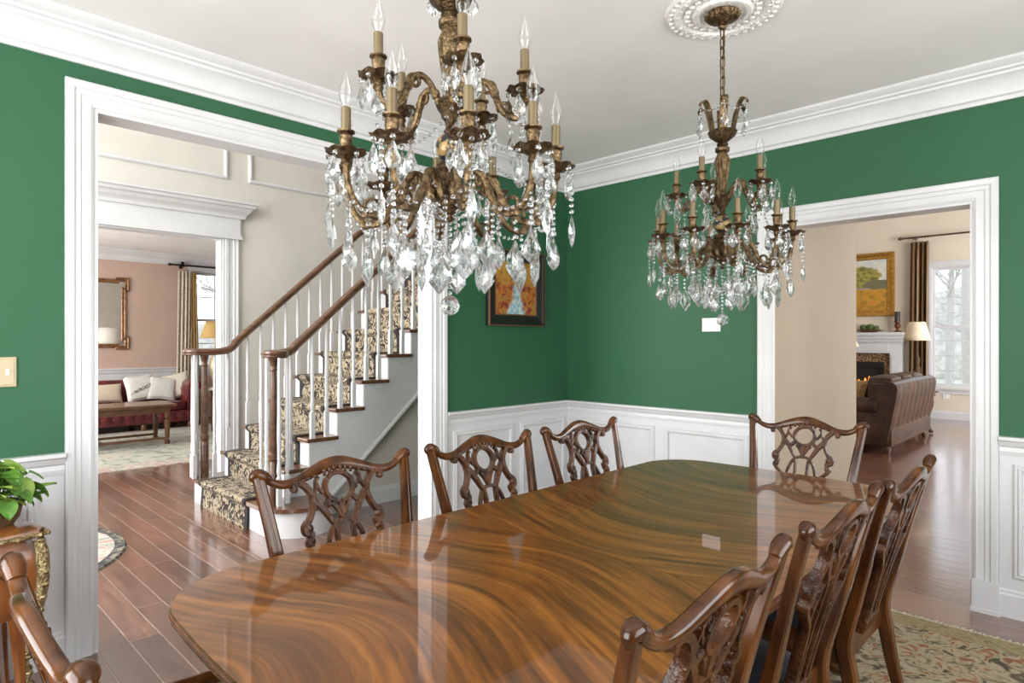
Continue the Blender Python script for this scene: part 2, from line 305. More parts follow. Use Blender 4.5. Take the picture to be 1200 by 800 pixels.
# ------------------------------------------------------------------ mesh helpers
class MB:
    def __init__(s): s.bm = bmesh.new()
    def box(s, x0, y0, z0, x1, y1, z1, bev=0):
        vs = [s.bm.verts.new(p) for p in ((x0, y0, z0), (x1, y0, z0), (x1, y1, z0), (x0, y1, z0), (x0, y0, z1), (x1, y0, z1), (x1, y1, z1), (x0, y1, z1))]
        fs = [s.bm.faces.new([vs[i] for i in f]) for f in ((0, 3, 2, 1), (4, 5, 6, 7), (0, 1, 5, 4), (1, 2, 6, 5), (2, 3, 7, 6), (3, 0, 4, 7))]
        if bev:
            es = list({e for f in fs for e in f.edges})
            bmesh.ops.bevel(s.bm, geom=es, offset=bev, segments=2, affect='EDGES', profile=.6)
        return s
    def loops(s, rings, closed=True, cap=True, ringclosed=False):
        vr = [[s.bm.verts.new(p) for p in r] for r in rings]
        n = len(vr[0]); m = len(vr)
        for i in range(m if ringclosed else m - 1):
            a, b = vr[i], vr[(i + 1) % m]
            for j in range(n if closed else n - 1):
                k = (j + 1) % n
                try: s.bm.faces.new((a[j], a[k], b[k], b[j]))
                except ValueError: pass
        if cap and closed and not ringclosed:
            try: s.bm.faces.new(vr[0][::-1]); s.bm.faces.new(vr[-1])
            except ValueError: pass
        return s
    def lathe(s, prof, c=(0, 0, 0), seg=16, flute=None):
        # prof: (r, z) list
        rings = []
        for i, (r, z) in enumerate(prof):
            ring = []
            for k in range(seg):
                a = 2 * PI * k / seg; rr = max(r, 1e-4)
                if flute and flute[0] <= i <= flute[1]: rr *= 1 + flute[2] * (1 if k % 2 else -1)
                ring.append((c[0] + rr * math.cos(a), c[1] + rr * math.sin(a), c[2] + z))
            rings.append(ring)
        return s.loops(rings)
    def sweep(s, pts, secs, ref=V((0, 0, 1)), ringclosed=False):
        # secs: one list of (a, b) or one list per point; a along ref, b along tangent x ref
        pts = [V(p) for p in pts]; n = len(pts); rings = []
        for i, p in enumerate(pts):
            if ringclosed: t = pts[(i + 1) % n] - pts[i - 1]
            else: t = pts[min(i + 1, n - 1)] - pts[max(i - 1, 0)]
            t.normalize(); N = ref - t * ref.dot(t)
            if N.length < 1e-5: N = V((1, 0, 0)) - t * t.x
            N.normalize(); B = t.cross(N)
            sec = secs[i] if isinstance(secs[0][0], (tuple, list)) else secs
            rings.append([p + N * a + B * b for a, b in sec])
        return s.loops(rings, ringclosed=ringclosed)
    def tube(s, pts, r, seg=8, ref=V((0, 0, 1)), sx=1, ringclosed=False):
        n = len(pts)
        rs = r if isinstance(r, (list, tuple)) else [r] * n
        secs = [[(q * sx * math.cos(2 * PI * k / seg), q * math.sin(2 * PI * k / seg)) for k in range(seg)] for q in rs]
        return s.sweep(pts, secs, ref, ringclosed)
    def ball(s, c, r, seg=12, sc=(1, 1, 1)):
        rings = []
        m = max(4, seg // 2)
        for i in range(1, m):
            a = PI * i / m
            rings.append([(c[0] + sc[0] * r * math.sin(a) * math.cos(2 * PI * k / seg), c[1] + sc[1] * r * math.sin(a) * math.sin(2 * PI * k / seg), c[2] - sc[2] * r * math.cos(a)) for k in range(seg)])
        return s.loops(rings)
    def bead(s, c, r, squash=1):
        bmesh.ops.create_icosphere(s.bm, subdivisions=1, radius=r, matrix=Matrix.Translation(c) @ Matrix.Diagonal((1, 1, squash, 1)))
        return s
    def mold(s, path, prof, n, side=1, closed=False, cap=True):
        # mitred moulding: a goes sideways (side * t x n), b along n
        P = [V(p) for p in path]; n = V(n).normalized(); m = len(P); rings = []
        for i in range(m):
            tin = (P[i] - P[i - 1]).normalized() if (i > 0 or closed) else None
            to = (P[(i + 1) % m] - P[i]).normalized() if (i < m - 1 or closed) else None
            tin = tin or to; to = to or tin
            o1 = side * tin.cross(n); o2 = side * to.cross(n); q = (o1 + o2) / max(1e-3, 1 + o1.dot(o2))
            rings.append([P[i] + q * a + n * b for a, b in prof])
        return s.loops(rings, ringclosed=closed, cap=cap)
    def grid(s, fn, nu, nv, cu=False):
        vs = [[s.bm.verts.new(fn(i / nu, j / nv)) for j in range(nv + 1)] for i in range(nu if cu else nu + 1)]
        for i in range(nu):
            for j in range(nv):
                a = vs[i]; b = vs[(i + 1) % len(vs)]
                try: s.bm.faces.new((a[j], b[j], b[j + 1], a[j + 1]))
                except ValueError: pass
        return s
    def poly(s, pts, d):
        # extruded polygon; d = extrusion vector
        d = V(d); a = [s.bm.verts.new(p) for p in pts]; b = [s.bm.verts.new(V(p) + d) for p in pts]; n = len(a)
        s.bm.faces.new(a[::-1]); s.bm.faces.new(b)
        for i in range(n): s.bm.faces.new((a[i], a[(i + 1) % n], b[(i + 1) % n], b[i]))
        return s
    def xf(s, mtx):
        bmesh.ops.transform(s.bm, matrix=mtx, verts=s.bm.verts); return s
    def build(s, name, m, parent=None, smooth=True, loc=None, angle=35):
        bmesh.ops.recalc_face_normals(s.bm, faces=s.bm.faces)
        if smooth:
            ca = math.cos(R(angle))
            for f in s.bm.faces: f.smooth = True
            for e in s.bm.edges:
                if len(e.link_faces) == 2 and e.link_faces[0].normal.dot(e.link_faces[1].normal) < ca: e.smooth = False
        me = bpy.data.meshes.new(name); s.bm.to_mesh(me); s.bm.free()
        me.materials.append(M[m] if isinstance(m, str) else m)
        o = bpy.data.objects.new(name, me); COL.objects.link(o)
        if parent: o.parent = parent
        if loc: o.location = loc
        return o
def cr(pts, n=6, closed=False):
    P = [V(p) for p in pts]; out = []; m = len(P)
    for i in range(m if closed else m - 1):
        if closed: a, b, c, d = P[i - 1], P[i], P[(i + 1) % m], P[(i + 2) % m]
        else: a, b, c, d = P[max(i - 1, 0)], P[i], P[i + 1], P[min(i + 2, m - 1)]
        for k in range(n):
            t = k / n
            out.append(.5 * ((2 * b) + (c - a) * t + (2 * a - 5 * b + 4 * c - d) * t * t + (3 * b - a - 3 * c + d) * t ** 3))
    if not closed: out.append(P[-1])
    return out
def lerp(vals, n):
    # resample a list of numbers to n values
    out = []
    for i in range(n):
        t = i / (n - 1) * (len(vals) - 1); k = min(int(t), len(vals) - 2); out.append(vals[k] + (vals[k + 1] - vals[k]) * (t - k))
    return out
def tag(o, label=None, cat=None, group=None, kind=None):
    if label: o['label'] = label
    if cat: o['category'] = cat
    if group: o['group'] = group
    if kind: o['kind'] = kind
    return o
def empty(name, loc=(0, 0, 0), rz=0, label=None, cat=None, group=None):
    o = bpy.data.objects.new(name, None); COL.objects.link(o); o.location = loc; o.rotation_euler = (0, 0, rz)
    o.empty_display_size = .1
    return tag(o, label, cat, group)
def copy_tree(o, parent=None):
    c = o.copy(); COL.objects.link(c); c.parent = parent
    for ch in list(o.children): copy_tree(ch, c)
    return c
def struct(name, mb, m, label, cat, smooth=False):
    return tag(mb.build(name, m, smooth=smooth), label, cat, kind='structure')
def rrect(w, d, r, n=6, bow=0):
    # rounded rectangle outline centred on 0 (w along x, d along y), ends bowed by bow along y
    out = []
    for cx, cy, a0 in ((w / 2 - r, d / 2 - r, 0), (-w / 2 + r, d / 2 - r, 90), (-w / 2 + r, -d / 2 + r, 180), (w / 2 - r, -d / 2 + r, 270)):
        for k in range(n + 1):
            a = R(a0 + 90 * k / n); out.append((cx + r * math.cos(a), cy + r * math.sin(a)))
    return out

# ================================================================== LARGE STRUCTURE
HC = 2.78            # dining ceiling
T = .13              # wall thickness
YA0, YA1, HA = -3.317, -1.40, 2.425      # foyer opening in the left wall
XB0, XB1, HB = 1.692, 2.722, 2.118       # family room opening in the back wall
# floor
struct('floor', MB().box(-9, -6.2, -.1, 6, 10, 0), 'floor', 'brown hand-scraped plank floor running through all the rooms', 'floor')
# dining ceiling
struct('ceiling', MB().box(-T, -5.5, HC, 5.1, T, HC + .1), 'ceil', 'flat white dining room ceiling', 'ceiling')
# left wall (green) with the wide opening to the foyer
b = MB(); b.box(-T, -5.5, 0, 0, YA0, HC); b.box(-T, YA1, 0, 0, T, HC); b.box(-T, YA0, HA, 0, YA1, HC)
struct('wall_left', b, 'green', 'green dining room wall with the wide cased opening to the foyer', 'wall')
b = MB(); b.box(0, 0, 0, XB0 - .09, T, HC); b.box(XB1, 0, 0, 5.1, T, HC); b.box(XB0 - .09, 0, HB, XB1, T, HC)
struct('wall_back', b, 'green', 'green dining room wall with the cased opening to the family room', 'wall')
b = MB(); WY0, WY1 = .55, 2.5
b.box(-T, -5.5, 0, .7, -5.35, HC); b.box(3.3, -5.5, 0, 5.1, -5.35, HC); b.box(.7, -5.5, 0, 3.3, -5.35, .65); b.box(.7, -5.5, 2.45, 3.3, -5.35, HC)
struct('wall_front', b, 'green', 'green dining room wall behind the camera', 'wall')
b = MB(); b.box(4.95, -5.35, 0, 5.1, -3.7, HC); b.box(4.95, -1.1, 0, 5.1, 0, HC); b.box(4.95, -3.7, 0, 5.1, -1.1, .65); b.box(4.95, -3.7, 2.45, 5.1, -1.1, HC)
struct('wall_right', b, 'green', 'green dining room wall to the right of the camera', 'wall')
# foyer shell
FX, FH = -3.4, 5.4
LY1, LY0, LH = -1.47, -3.5, 2.46
b = MB(); b.box(FX - T, -6, 0, FX, LY0, FH); b.box(FX - T, LY1, 0, FX, 4, FH); b.box(FX - T, LY0, LH, FX, LY1, FH)
struct('wall_foyer', b, 'foyer', 'tall off-white foyer wall behind the staircase', 'wall')
struct('wall_foyer_end', MB().box(FX - T, 4, 0, -T, 4.1, FH), 'foyer', 'off-white wall at the far end of the foyer', 'wall')
b = MB(); b.box(FX, -6.1, 0, -3.0, -6, FH); b.box(-.5, -6.1, 0, -T, -6, FH); b.box(-3.0, -6.1, 5.1, -.5, -6, FH); b.box(-3.0, -6.1, 0, -.5, -6, .9)
struct('wall_foyer_front', b, 'foyer', 'off-white foyer wall around the tall front window', 'wall')
b = MB(); b.box(-T - .02, -6, HC + .1, -T, 4, FH); b.box(-T - .012, T, 0, -T, 4, HC + .1)
struct('wall_foyer_right', b, 'foyer', 'off-white upper foyer wall above the dining room', 'wall')
struct('ceiling_foyer', MB().box(FX - T, -6, FH, -T, 4, FH + .1), 'ceil', 'high white foyer ceiling', 'ceiling')
# living room shell
PX, LHC = -8.4, 2.88
b = MB(); b.box(PX - T, -5, 0, PX, -.06, LHC); b.box(PX - T, 1.04, 0, PX, 2.5, LHC); b.box(PX - T, -.06, 0, PX, 1.04, .9); b.box(PX - T, -.06, 2.63, PX, 1.04, LHC)
struct('wall_living', b, 'pink', 'pink living room wall with the mirror and window', 'wall')
struct('wall_living_end', MB().box(PX - T, 2.5, 0, FX - T, 2.6, LHC), 'pink', 'pink living room side wall', 'wall')
b = MB(); b.box(PX - T, -5, 0, -7.3, -4.9, LHC); b.box(-4.7, -5, 0, FX - T, -4.9, LHC); b.box(-7.3, -5, 0, -4.7, -4.9, .7); b.box(-7.3, -5, 2.5, -4.7, -4.9, LHC)
struct('wall_living_front', b, 'pink', 'pink living room wall around the front window', 'wall')
struct('ceiling_living', MB().box(PX - T, -5, LHC, FX - T, 2.6, LHC + .1), 'ceil', 'white living room ceiling', 'ceiling')
# family room shell
FY, GH = 9.4, 5.0
b = MB(); wx0, wx1, wz0, wz1 = .79, 2.45, .57, 2.73
b.box(-4, FY, 0, wx0, FY + T, GH); b.box(wx1, FY, 0, 5.4, FY + T, GH); b.box(wx0, FY, 0, wx1, FY + T, wz0); b.box(wx0, FY, wz1, wx1, FY + T, GH)
struct('wall_family', b, 'family', 'warm cream family room wall with fireplace and window', 'wall')
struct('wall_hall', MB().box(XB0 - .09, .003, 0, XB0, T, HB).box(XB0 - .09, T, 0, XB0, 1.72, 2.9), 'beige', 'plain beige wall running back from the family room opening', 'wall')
struct('wall_hall_end', MB().box(-T, 1.6, 0, XB0 - .09, 1.72, 2.9), 'family', 'cream wall facing the family room', 'wall')
b = MB(); b.box(5.3, T, 0, 5.4, 3.4, GH); b.box(5.3, 7.8, 0, 5.4, FY, GH); b.box(5.3, 3.4, 0, 5.4, 7.8, .4); b.box(5.3, 3.4, 3.4, 5.4, 7.8, GH)
struct('wall_family_right', b, 'family', 'cream family room wall with tall side windows', 'wall')
struct('wall_family_left', MB().box(-4.1, 4.1, 0, -4, FY, GH), 'family', 'cream wall at the far left of the family room', 'wall')
struct('wall_over_dining', MB().box(-T, T, 2.9, 5.4, T + .08, GH), 'family', 'cream upper wall over the dining room opening', 'wall')
struct('ceiling_family', MB().box(-4.1, T, GH, 5.4, FY + T, GH + .1), 'ceil', 'high white family room ceiling', 'ceiling')

# ------------------------------------------------------------------ trim in the dining room
PROF_CASE = [(0, 0), (0, .010), (.012, .016), (.02, .014), (.045, .014), (.05, .019), (.068, .019), (.074, .026), (.098, .028), (.105, .022), (.105, 0)]
def casing(name, pts, n, side, label):
    return struct(name, MB().mold(pts, PROF_CASE, n, side), 'white', label, 'casing')
casing('trim_1', [(0, YA1, 0), (0, YA1, HA), (0, YA0, HA), (0, YA0, 0)], (1, 0, 0), 1, 'wide white moulded casing round the foyer opening')
casing('trim_2', [(XB0 + .006, 0, 0), (XB0 + .006, 0, HB), (XB1, 0, HB), (XB1, 0, 0)], (0, -1, 0), -1, 'white moulded casing round the family room opening')
# jamb linings
b = MB(); b.box(-T - .012, YA1 - .018, 0, .004, YA1, HA); b.box(-T - .012, YA0, 0, .004, YA0 + .018, HA); b.box(-T - .012, YA0 + .018, HA - .018, .004, YA1 - .018, HA)
struct('trim_3', b, 'white', 'white jamb lining inside the foyer opening', 'jamb')
b = MB(); b.box(XB1 - .015, -.003, 0, XB1, T + .01, HB); b.box(XB0, -.003, HB - .015, XB1 - .015, T + .01, HB)
struct('trim_4', b, 'white', 'white head and right jamb inside the family room opening', 'jamb')
# crown
PROF_CROWN = [(0, -.175), (.012, -.175), (.014, -.156), (.028, -.148), (.034, -.132), (.043, -.102), (.064, -.074), (.083, -.063), (.087, -.052), (.102, -.046), (.106, -.036), (.128, -.024), (.138, -.012), (.138, 0), (0, 0)]
struct('trim_5', MB().mold([(0, -5.35, HC), (0, 0, HC), (4.95, 0, HC)], PROF_CROWN, (0, 0, 1), 1), 'white', 'white stepped crown moulding along the dining ceiling', 'crown moulding', True)
# wainscot: flat panel, cap, panel mouldings, baseboard
PROF_CAP = [(0, .815), (.010, .815), (.014, .835), (.012, .855), (.020, .862), (.032, .885), (.042, .892), (.042, .908), (0, .908)]
PROF_BASE = [(0, 0), (.018, 0), (.018, .112), (.012, .122), (.012, .132), (.006, .142), (0, .142)]
PROF_PANEL = [(0, 0), (0, .006), (.008, .014), (.018, .012), (.024, .018), (.034, .016), (.038, .008), (.038, 0)]
def wainscot(nm, p0, p1, side, panels, lab):
    # straight run on a wall from p0 to p1; side gives the room side
    p0, p1 = V(p0), V(p1); t = (p1 - p0).normalized(); n = side * t.cross(V((0, 0, 1)))
    bb = MB().mold([p0, p1], [(0, .142), (.006, .142), (.006, .815), (0, .815)], (0, 0, 1), side)
    struct('trim_%d' % nm, bb, 'white', 'white wainscot panelling ' + lab, 'wainscot')
    struct('trim_%d' % (nm + 1), MB().mold([p0, p1], PROF_CAP, (0, 0, 1), side), 'white', 'white moulded chair rail ' + lab, 'chair rail')
    b3 = MB()
    for a, c in panels:
        q = [p0 + t * a + n * .005, p0 + t * c + n * .005]
        pts = [q[0] + V((0, 0, .20)), q[1] + V((0, 0, .20)), q[1] + V((0, 0, .775)), q[0] + V((0, 0, .775))]
        b3.mold(pts, PROF_PANEL, n, -side, True)
    struct('trim_%d' % (nm + 2), b3, 'white', 'white picture-frame panel moulding ' + lab, 'panel moulding')
wainscot(10, (0, YA1 + .106, 0), (0, 0, 0), 1, [(.055, .645), (.72, 1.25)], 'between foyer opening and corner')
wainscot(13, (0, -5.35, 0), (0, YA0 - .106, 0), 1, [(.1, .9), (.98, 1.835)], 'left of the foyer opening')
wainscot(16, (0, 0, 0), (XB0 - .1, 0, 0), 1, [(.06, .83), (.91, 1.53)], 'between corner and family room opening')
wainscot(19, (XB1 + .106, 0, 0), (4.95, 0, 0), 1, [(.055, .95), (1.03, 2.0)], 'right of the family room opening')
b = MB(); b.mold([(0, YA1 + .106, 0), (0, 0, 0), (XB0 - .1, 0, 0)], PROF_BASE, (0, 0, 1), 1); b.mold([(0, -5.35, 0), (0, YA0 - .106, 0)], PROF_BASE, (0, 0, 1), 1)
struct('baseboard_left', b, 'white', 'white baseboard under the left wainscot', 'baseboard')
b = MB(); b.mold([(XB1 + .106, 0, 0), (4.95, 0, 0)], PROF_BASE, (0, 0, 1), 1)
struct('baseboard_right', b, 'white', 'white baseboard right of the family room opening', 'baseboard')
# plinth blocks
for k, x in enumerate((XB0 - .1, XB1 - .004)):
    struct('trim_%d' % (23 + k), MB().box(x, -.036, 0, x + .112, 0, .16).box(x - .006, -.042, 0, x + .118, 0, .02), 'white', ('left' if k == 0 else 'right') + ' white plinth block under the family room casing', 'plinth')

# ------------------------------------------------------------------ foyer trim: pediment and casing of the living room opening
PROF_PIL = [(0, 0), (0, .014), (.02, .014), (.025, .02), (.055, .02), (.06, .014), (.10, .014), (.105, .02), (.135, .02), (.14, .024), (.155, .024), (.155, 0)]
b = MB().mold([(FX, LY1, 0), (FX, LY1, LH)], PROF_PIL, (1, 0, 0), 1)
b.mold([(FX, LY0, LH), (FX, LY0, 0)], PROF_PIL, (1, 0, 0), 1)
struct('trim_30', b, 'white', 'white fluted pilasters beside the living room opening', 'casing')
b = MB(); b.box(FX - T - .01, LY1 - .02, 0, FX + .004, LY1, LH); b.box(FX - T - .01, LY0, 0, FX + .004, LY0 + .02, LH); b.box(FX - T - .01, LY0 + .02, LH - .02, FX + .004, LY1 - .02, LH)
struct('trim_31', b, 'white', 'white jamb lining of the living room opening', 'jamb')
PED = [(-.02, 0), (-.02, .02), (.02, .03), (.03, .045), (.03, .055), (.02, .05), (.02, .05)]
b = MB()
e0, e1 = LY0 - .17, LY1 + .17
b.box(FX, e0, LH, FX + .03, e1, LH + .235)
b.box(FX, e0 - .015, LH - .005, FX + .05, e1 + .015, LH + .03)
PC = [(0, 0), (.045, 0), (.05, .03), (.06, .045), (.085, .07), (.10, .10), (.125, .11), (.13, .135), (.15, .145), (.15, .165), (0, .165)]
b.mold([(FX, e0 - .0, LH + .215), (FX + .001, e0 - .0, LH + .215), (FX + .001, e1, LH + .215), (FX, e1, LH + .215)], PC, (0, 0, 1), 1)
struct('trim_32', b, 'white', 'white crown pediment over the living room opening', 'pediment')
b = MB()
for y0, y1 in ((-3.6, -1.42), (-1.206, 1.3)):
    pts = [(FX, y0, 3.08), (FX, y1, 3.08), (FX, y1, 4.6), (FX, y0, 4.6)]
    b.mold(pts, [(0, 0), (0, .012), (.012, .022), (.03, .022), (.036, .010), (.036, 0)], (1, 0, 0), -1, True)
struct('trim_33', b, 'white', 'white picture-frame moulding high on the foyer wall', 'panel moulding')
b = MB().mold([(FX, LY1 + .155, 0), (FX, 4, 0)], PROF_BASE, (0, 0, 1), 1)
struct('baseboard_foyer', b, 'white', 'white baseboard along the foyer wall', 'baseboard')
# living room trim
b = MB().mold([(PX, -4.9, LHC), (PX, 2.5, LHC)], PROF_CROWN, (0, 0, 1), 1); b.mold([(FX - T, 2.5, LHC), (FX - T, -4.9, LHC)], PROF_CROWN, (0, 0, 1), 1)
struct('trim_40', b, 'white', 'white crown moulding in the living room', 'crown moulding', True)
b = MB().mold([(PX, -4.9, 0), (PX, -.16, 0)], [(0, 0), (.008, 0), (.008, .86), (.02, .87), (.03, .92), (.04, .93), (.04, .95), (0, .95)], (0, 0, 1), 1)
struct('trim_41', b, 'white', 'white wainscot and chair rail on the pink wall', 'wainscot')

def window(n, axis, pos, a0, a1, z0, z1, inward, cols, rows, label):
    """double hung window filling a wall hole; axis 'x': wall plane x=pos, a along y; 'y': wall plane y=pos, a along x"""
    def P(a, d, z): return (pos - inward * d, a, z) if axis == 'x' else (a, pos - inward * d, z)   # d = depth into the wall
    def bx(mb, a, d, z, A, D, Z):
        p, q = P(a, d, z), P(A, D, Z); mb.box(min(p[0], q[0]), min(p[1], q[1]), min(p[2], q[2]), max(p[0], q[0]), max(p[1], q[1]), max(p[2], q[2]))
    root = empty('window_%d' % n, P((a0 + a1) / 2, 0, z0)); tag(root, label, 'window', kind='structure')
    def off(o):
        for v in o.data.vertices: v.co -= root.location
        o.parent = root
    f = MB(); c = .10
    bx(f, a0 - c, -.02, z0 - .02, a0, 0, z1 + c); bx(f, a1, -.02, z0 - .02, a1 + c, 0, z1 + c); bx(f, a0, -.02, z1, a1, 0, z1 + c)
    bx(f, a0, .001, z0, a0 + .02, .12, z1); bx(f, a1 - .02, 0, z0, a1, .12, z1); bx(f, a0 + .02, 0, z1 - .02, a1 - .02, .12, z1); bx(f, a0 + .02, 0, z0, a1 - .02, .12, z0 + .02)
    off(f.build('window_frame', 'white', smooth=False))
    s = MB(); bx(s, a0 - c - .03, -.055, z0 - .045, a1 + c + .03, 0, z0 - .01); bx(s, a0 - c, -.02, z0 - .12, a1 + c, 0, z0 - .045)
    off(s.build('window_sill', 'white', smooth=False))
    zm = (z0 + z1) / 2
    for k, (s0, s1, d) in enumerate(((z0 + .02, zm + .02, .05), (zm - .02, z1 - .02, .08))):
        q = MB(); x0, x1 = a0 + .02, a1 - .02
        bx(q, x0, d, s0, x0 + .04, d + .03, s1); bx(q, x1 - .04, d, s0, x1, d + .03, s1); bx(q, x0 + .04, d, s0, x1 - .04, d + .03, s0 + .045); bx(q, x0 + .04, d, s1 - .04, x1 - .04, d + .03, s1)
        for i in range(1, cols): a = x0 + (x1 - x0) * i / cols; bx(q, a - .008, d + .005, s0 + .045, a + .008, d + .025, s1 - .04)
        for i in range(1, rows): z = s0 + (s1 - s0) * i / rows; bx(q, x0 + .04, d + .007, z - .008, x1 - .04, d + .023, z + .008)
        off(q.build('sash', 'white', smooth=False))
        g = MB(); bx(g, x0 + .03, d + .012, s0 + .03, x1 - .03, d + .016, s1 - .03); off(g.build('pane', 'pane', smooth=False))
window(1, 'x', PX, -.06, 1.04, .9, 2.63, 1, 3, 2, 'white double hung living room window beside the cream drape')
window(2, 'y', FY, wx0, wx1, wz0, wz1, -1, 5, 4, 'white many-paned family room window behind the sofa')
# family baseboard
b = MB().mold([(.55, FY, 0), (5.3, FY, 0)], PROF_BASE, (0, 0, 1), 1)
struct('baseboard_family', b, 'white', 'white baseboard under the family room window', 'baseboard')

# ground and woods outside the windows
struct('lawn', MB().box(-40, 12, -.6, 40, 60, -.5).box(-60, -10, -.6, -10, 12, -.5), 'lawn', 'winter lawn outside the windows', 'lawn')

# ================================================================== STAIRCASE
RISE, RUN = .2135, .2395
SXL, SXR = -2.40, -1.16                 # tread ends
NOSE = [0, -2.09, -1.875] + [-1.695 + RUN * (k - 3) for k in range(3, 15)]   # nosing y of step k
stair = empty('staircase', (-1.78, -2.05, 0), label='white staircase with dark oak treads, handrails and white balusters rising along the foyer wall', cat='staircase')
def on(root, o):
    for v in o.data.vertices: v.co -= root.location
    o.parent = root; return o
def bullnose(z0, z1, grow):
    # first step: rounded to the right, squared to the left
    y0, y1 = -2.06 - grow, -1.80; xr = -1.12; r = .27 + grow
    pts = [(-2.50 - grow, y0 + .03, z0), (-2.47 - grow, y0, z0)] + [(xr + r * math.cos(a), -1.79 + r * math.sin(a), z0) for a in [R(-90 + 9 * k) for k in range(0, 15)]]
    pts += [(SXR - .04, -1.55, z0), (-2.50 - grow, -1.55, z0)]
    return MB().poly(pts, (0, 0, z1 - z0))
on(stair, bullnose(0, RISE - .03, 0).build('riser', 'white', smooth=True, angle=25))
on(stair, bullnose(RISE - .03, RISE, .032).build('tread', 'tread', smooth=True, angle=25))
for k in range(2, 15):
    y0 = NOSE[k]; z = k * RISE; yb = (NOSE[k + 1] if k < 14 else y0 + RUN) + .03
    on(stair, MB().box(SXL, y0, z - .03, SXR, yb, z, .008).build('tread', 'tread', smooth=False))
    on(stair, MB().box(SXL + .03, y0 + .03, z - RISE, SXR - .03, y0 + .045, z - .03).build('riser', 'white', smooth=False))
# stringers (sawtooth on top, straight sloping soffit line)
def stringer(x0, x1, drop):
    pts = []
    for k in range(1, 15):
        y = NOSE[k] + .035; pts += [(x0, y, (k - 1) * RISE), (x0, y, k * RISE - .03)]
    ye = NOSE[14] + RUN; pts += [(x0, ye, 14 * RISE - .03)]
    sl = RISE / RUN
    pts += [(x0, ye, 14 * RISE - drop)]
    yfloor = ye - (14 * RISE - drop) / sl; pts += [(x0, yfloor, 0)]
    return MB().poly(pts, (x1 - x0, 0, 0)), yfloor, ye
mb_, yf, ye = stringer(SXR - .045, SXR - .025, .43)
on(stair, mb_.build('stringer', 'white', smooth=False))
mb_, yf2, _ = stringer(SXL + .025, SXL + .045, .43)
on(stair, mb_.build('stringer', 'white', smooth=False))
# thin moulding along the soffit line and small scroll brackets under each near tread end
sl = RISE / RUN
m = MB(); m.mold([(SXR - .025, yf, .0), (SXR - .025, ye, (ye - yf) * sl)], [(0, 0), (0, .010), (.022, .014), (.03, 0)], (1, 0, 0), 1)
on(stair, m.build('stringer_moulding', 'white', smooth=False))
for k in range(2, 12):
    y0, z = NOSE[k] + .06, k * RISE - .03
    pts = cr([(SXR - .023, y0, z - .012), (SXR - .023, y0 + .05, z - .030), (SXR - .023, y0 + .09, z - .055), (SXR - .023, y0 + .13, z - .048), (SXR - .023, y0 + .17, z - .035), (SXR - .023, y0 + .20, z - .02)], 5)
    on(stair, MB().tube(pts, .004, 6, V((1, 0, 0))).build('scroll_bracket', 'white'))
def baluster(x, y, z0, z1):
    h = z1 - z0; b = MB(); b.box(x - .016, y - .016, z0, x + .016, y + .016, z0 + .20)
    prof = [(.016, .20), (.0165, .205), (.011, .215), (.0145, .225), (.0175, .245), (.0165, .27), (.0125, .31), (.0115, .33), (.0155, .338), (.0115, .346), (.0125, .36), (.0155, .50), (.0140, .62), (.0095, h - .002), (.0095, h)]
    b.lathe(prof, (x, y, z0), 8)
    return on(stair, b.build('baluster', 'white'))
def newel(x, y, z0, z1):
    h = z1 - z0
    prof = [(.033, 0), (.033, .30), (.027, .31), (.033, .32), (.035, .34), (.033, .36), (.024, .37), (.029, .385), (.031, .42), (.029, .50), (.021, h - .13), (.020, h - .10), (.028, h - .09), (.021, h - .075), (.025, h - .05), (.034, h - .015), (.036, h)]
    return on(stair, MB().lathe(prof, (x, y, z0), 16).build('newel_post', 'rail'))
RAILZ = lambda y: 1.335 + (y + 1.80) * sl
RSEC = [(.028, -.014), (.032, 0), (.028, .014), (.018, .028), (.004, .032), (-.012, .026), (-.02, .03), (-.028, .022), (-.028, -.022), (-.02, -.03), (-.012, -.026), (.004, -.032), (.018, -.028)]
# near (right) handrail with a scroll over the newel
XR, XL = -1.185, -2.375
# the near rail's volute curls out to the right over the bullnose
vol = []
cx, cy = -1.10, -1.985
for k in range(0, 30):
    a = R(190 - 17 * k * -1); rr = .030 + .0026 * k
    vol.append((cx + rr * math.cos(a), cy + rr * math.sin(a), 1.295))
path = cr([(XR, ye, RAILZ(ye)), (XR, -1.5, RAILZ(-1.5)), (XR, -1.74, RAILZ(-1.74) + .004), (XR, -1.82, 1.317), (XR, -1.90, 1.297)], 6)
on(stair, MB().sweep(path, RSEC, V((0, 0, 1))).build('handrail', 'rail'))
on(stair, MB().lathe([(.03, -.028), (.085, -.028), (.092, -.015), (.089, -.008), (.096, .006), (.090, .022), (.06, .030), (.0, .034)], (cx, cy + .01, 1.295), 28).build('volute', 'rail'))
path = cr([(XL, ye, RAILZ(ye)), (XL, -1.5, RAILZ(-1.5)), (XL, -1.70, RAILZ(-1.70)), (XL, -1.79, 1.327), (XL, -1.88, 1.30), (XL - .01, -1.98, 1.295), (XL - .03, -2.06, 1.295), (XL - .085, -2.12, 1.295), (XL - .15, -2.11, 1.295)], 6)
on(stair, MB().sweep(path, RSEC, V((0, 0, 1))).build('handrail', 'rail'))
newel(cx, cy, RISE, 1.27); newel(XL - .045, -1.995, RISE, 1.27)
for (x, y) in ((cx - .06, cy - .065), (cx + .05, cy - .075), (cx + .085, cy + .0), (cx + .035, cy + .085), (cx - .085, cy + .04), (XL - .10, -2.075), (XL - .025, -2.085), (XL + .005, -1.93), (XL - .125, -2.03)):
    baluster(x, y, RISE, 1.27)
for k in range(2, 14):
    for f in ((.055, .175) if k > 2 else (.06,)):
        y = NOSE[k] + f
        for x in (XR, XL): baluster(x, y, k * RISE, RAILZ(y) - .025)
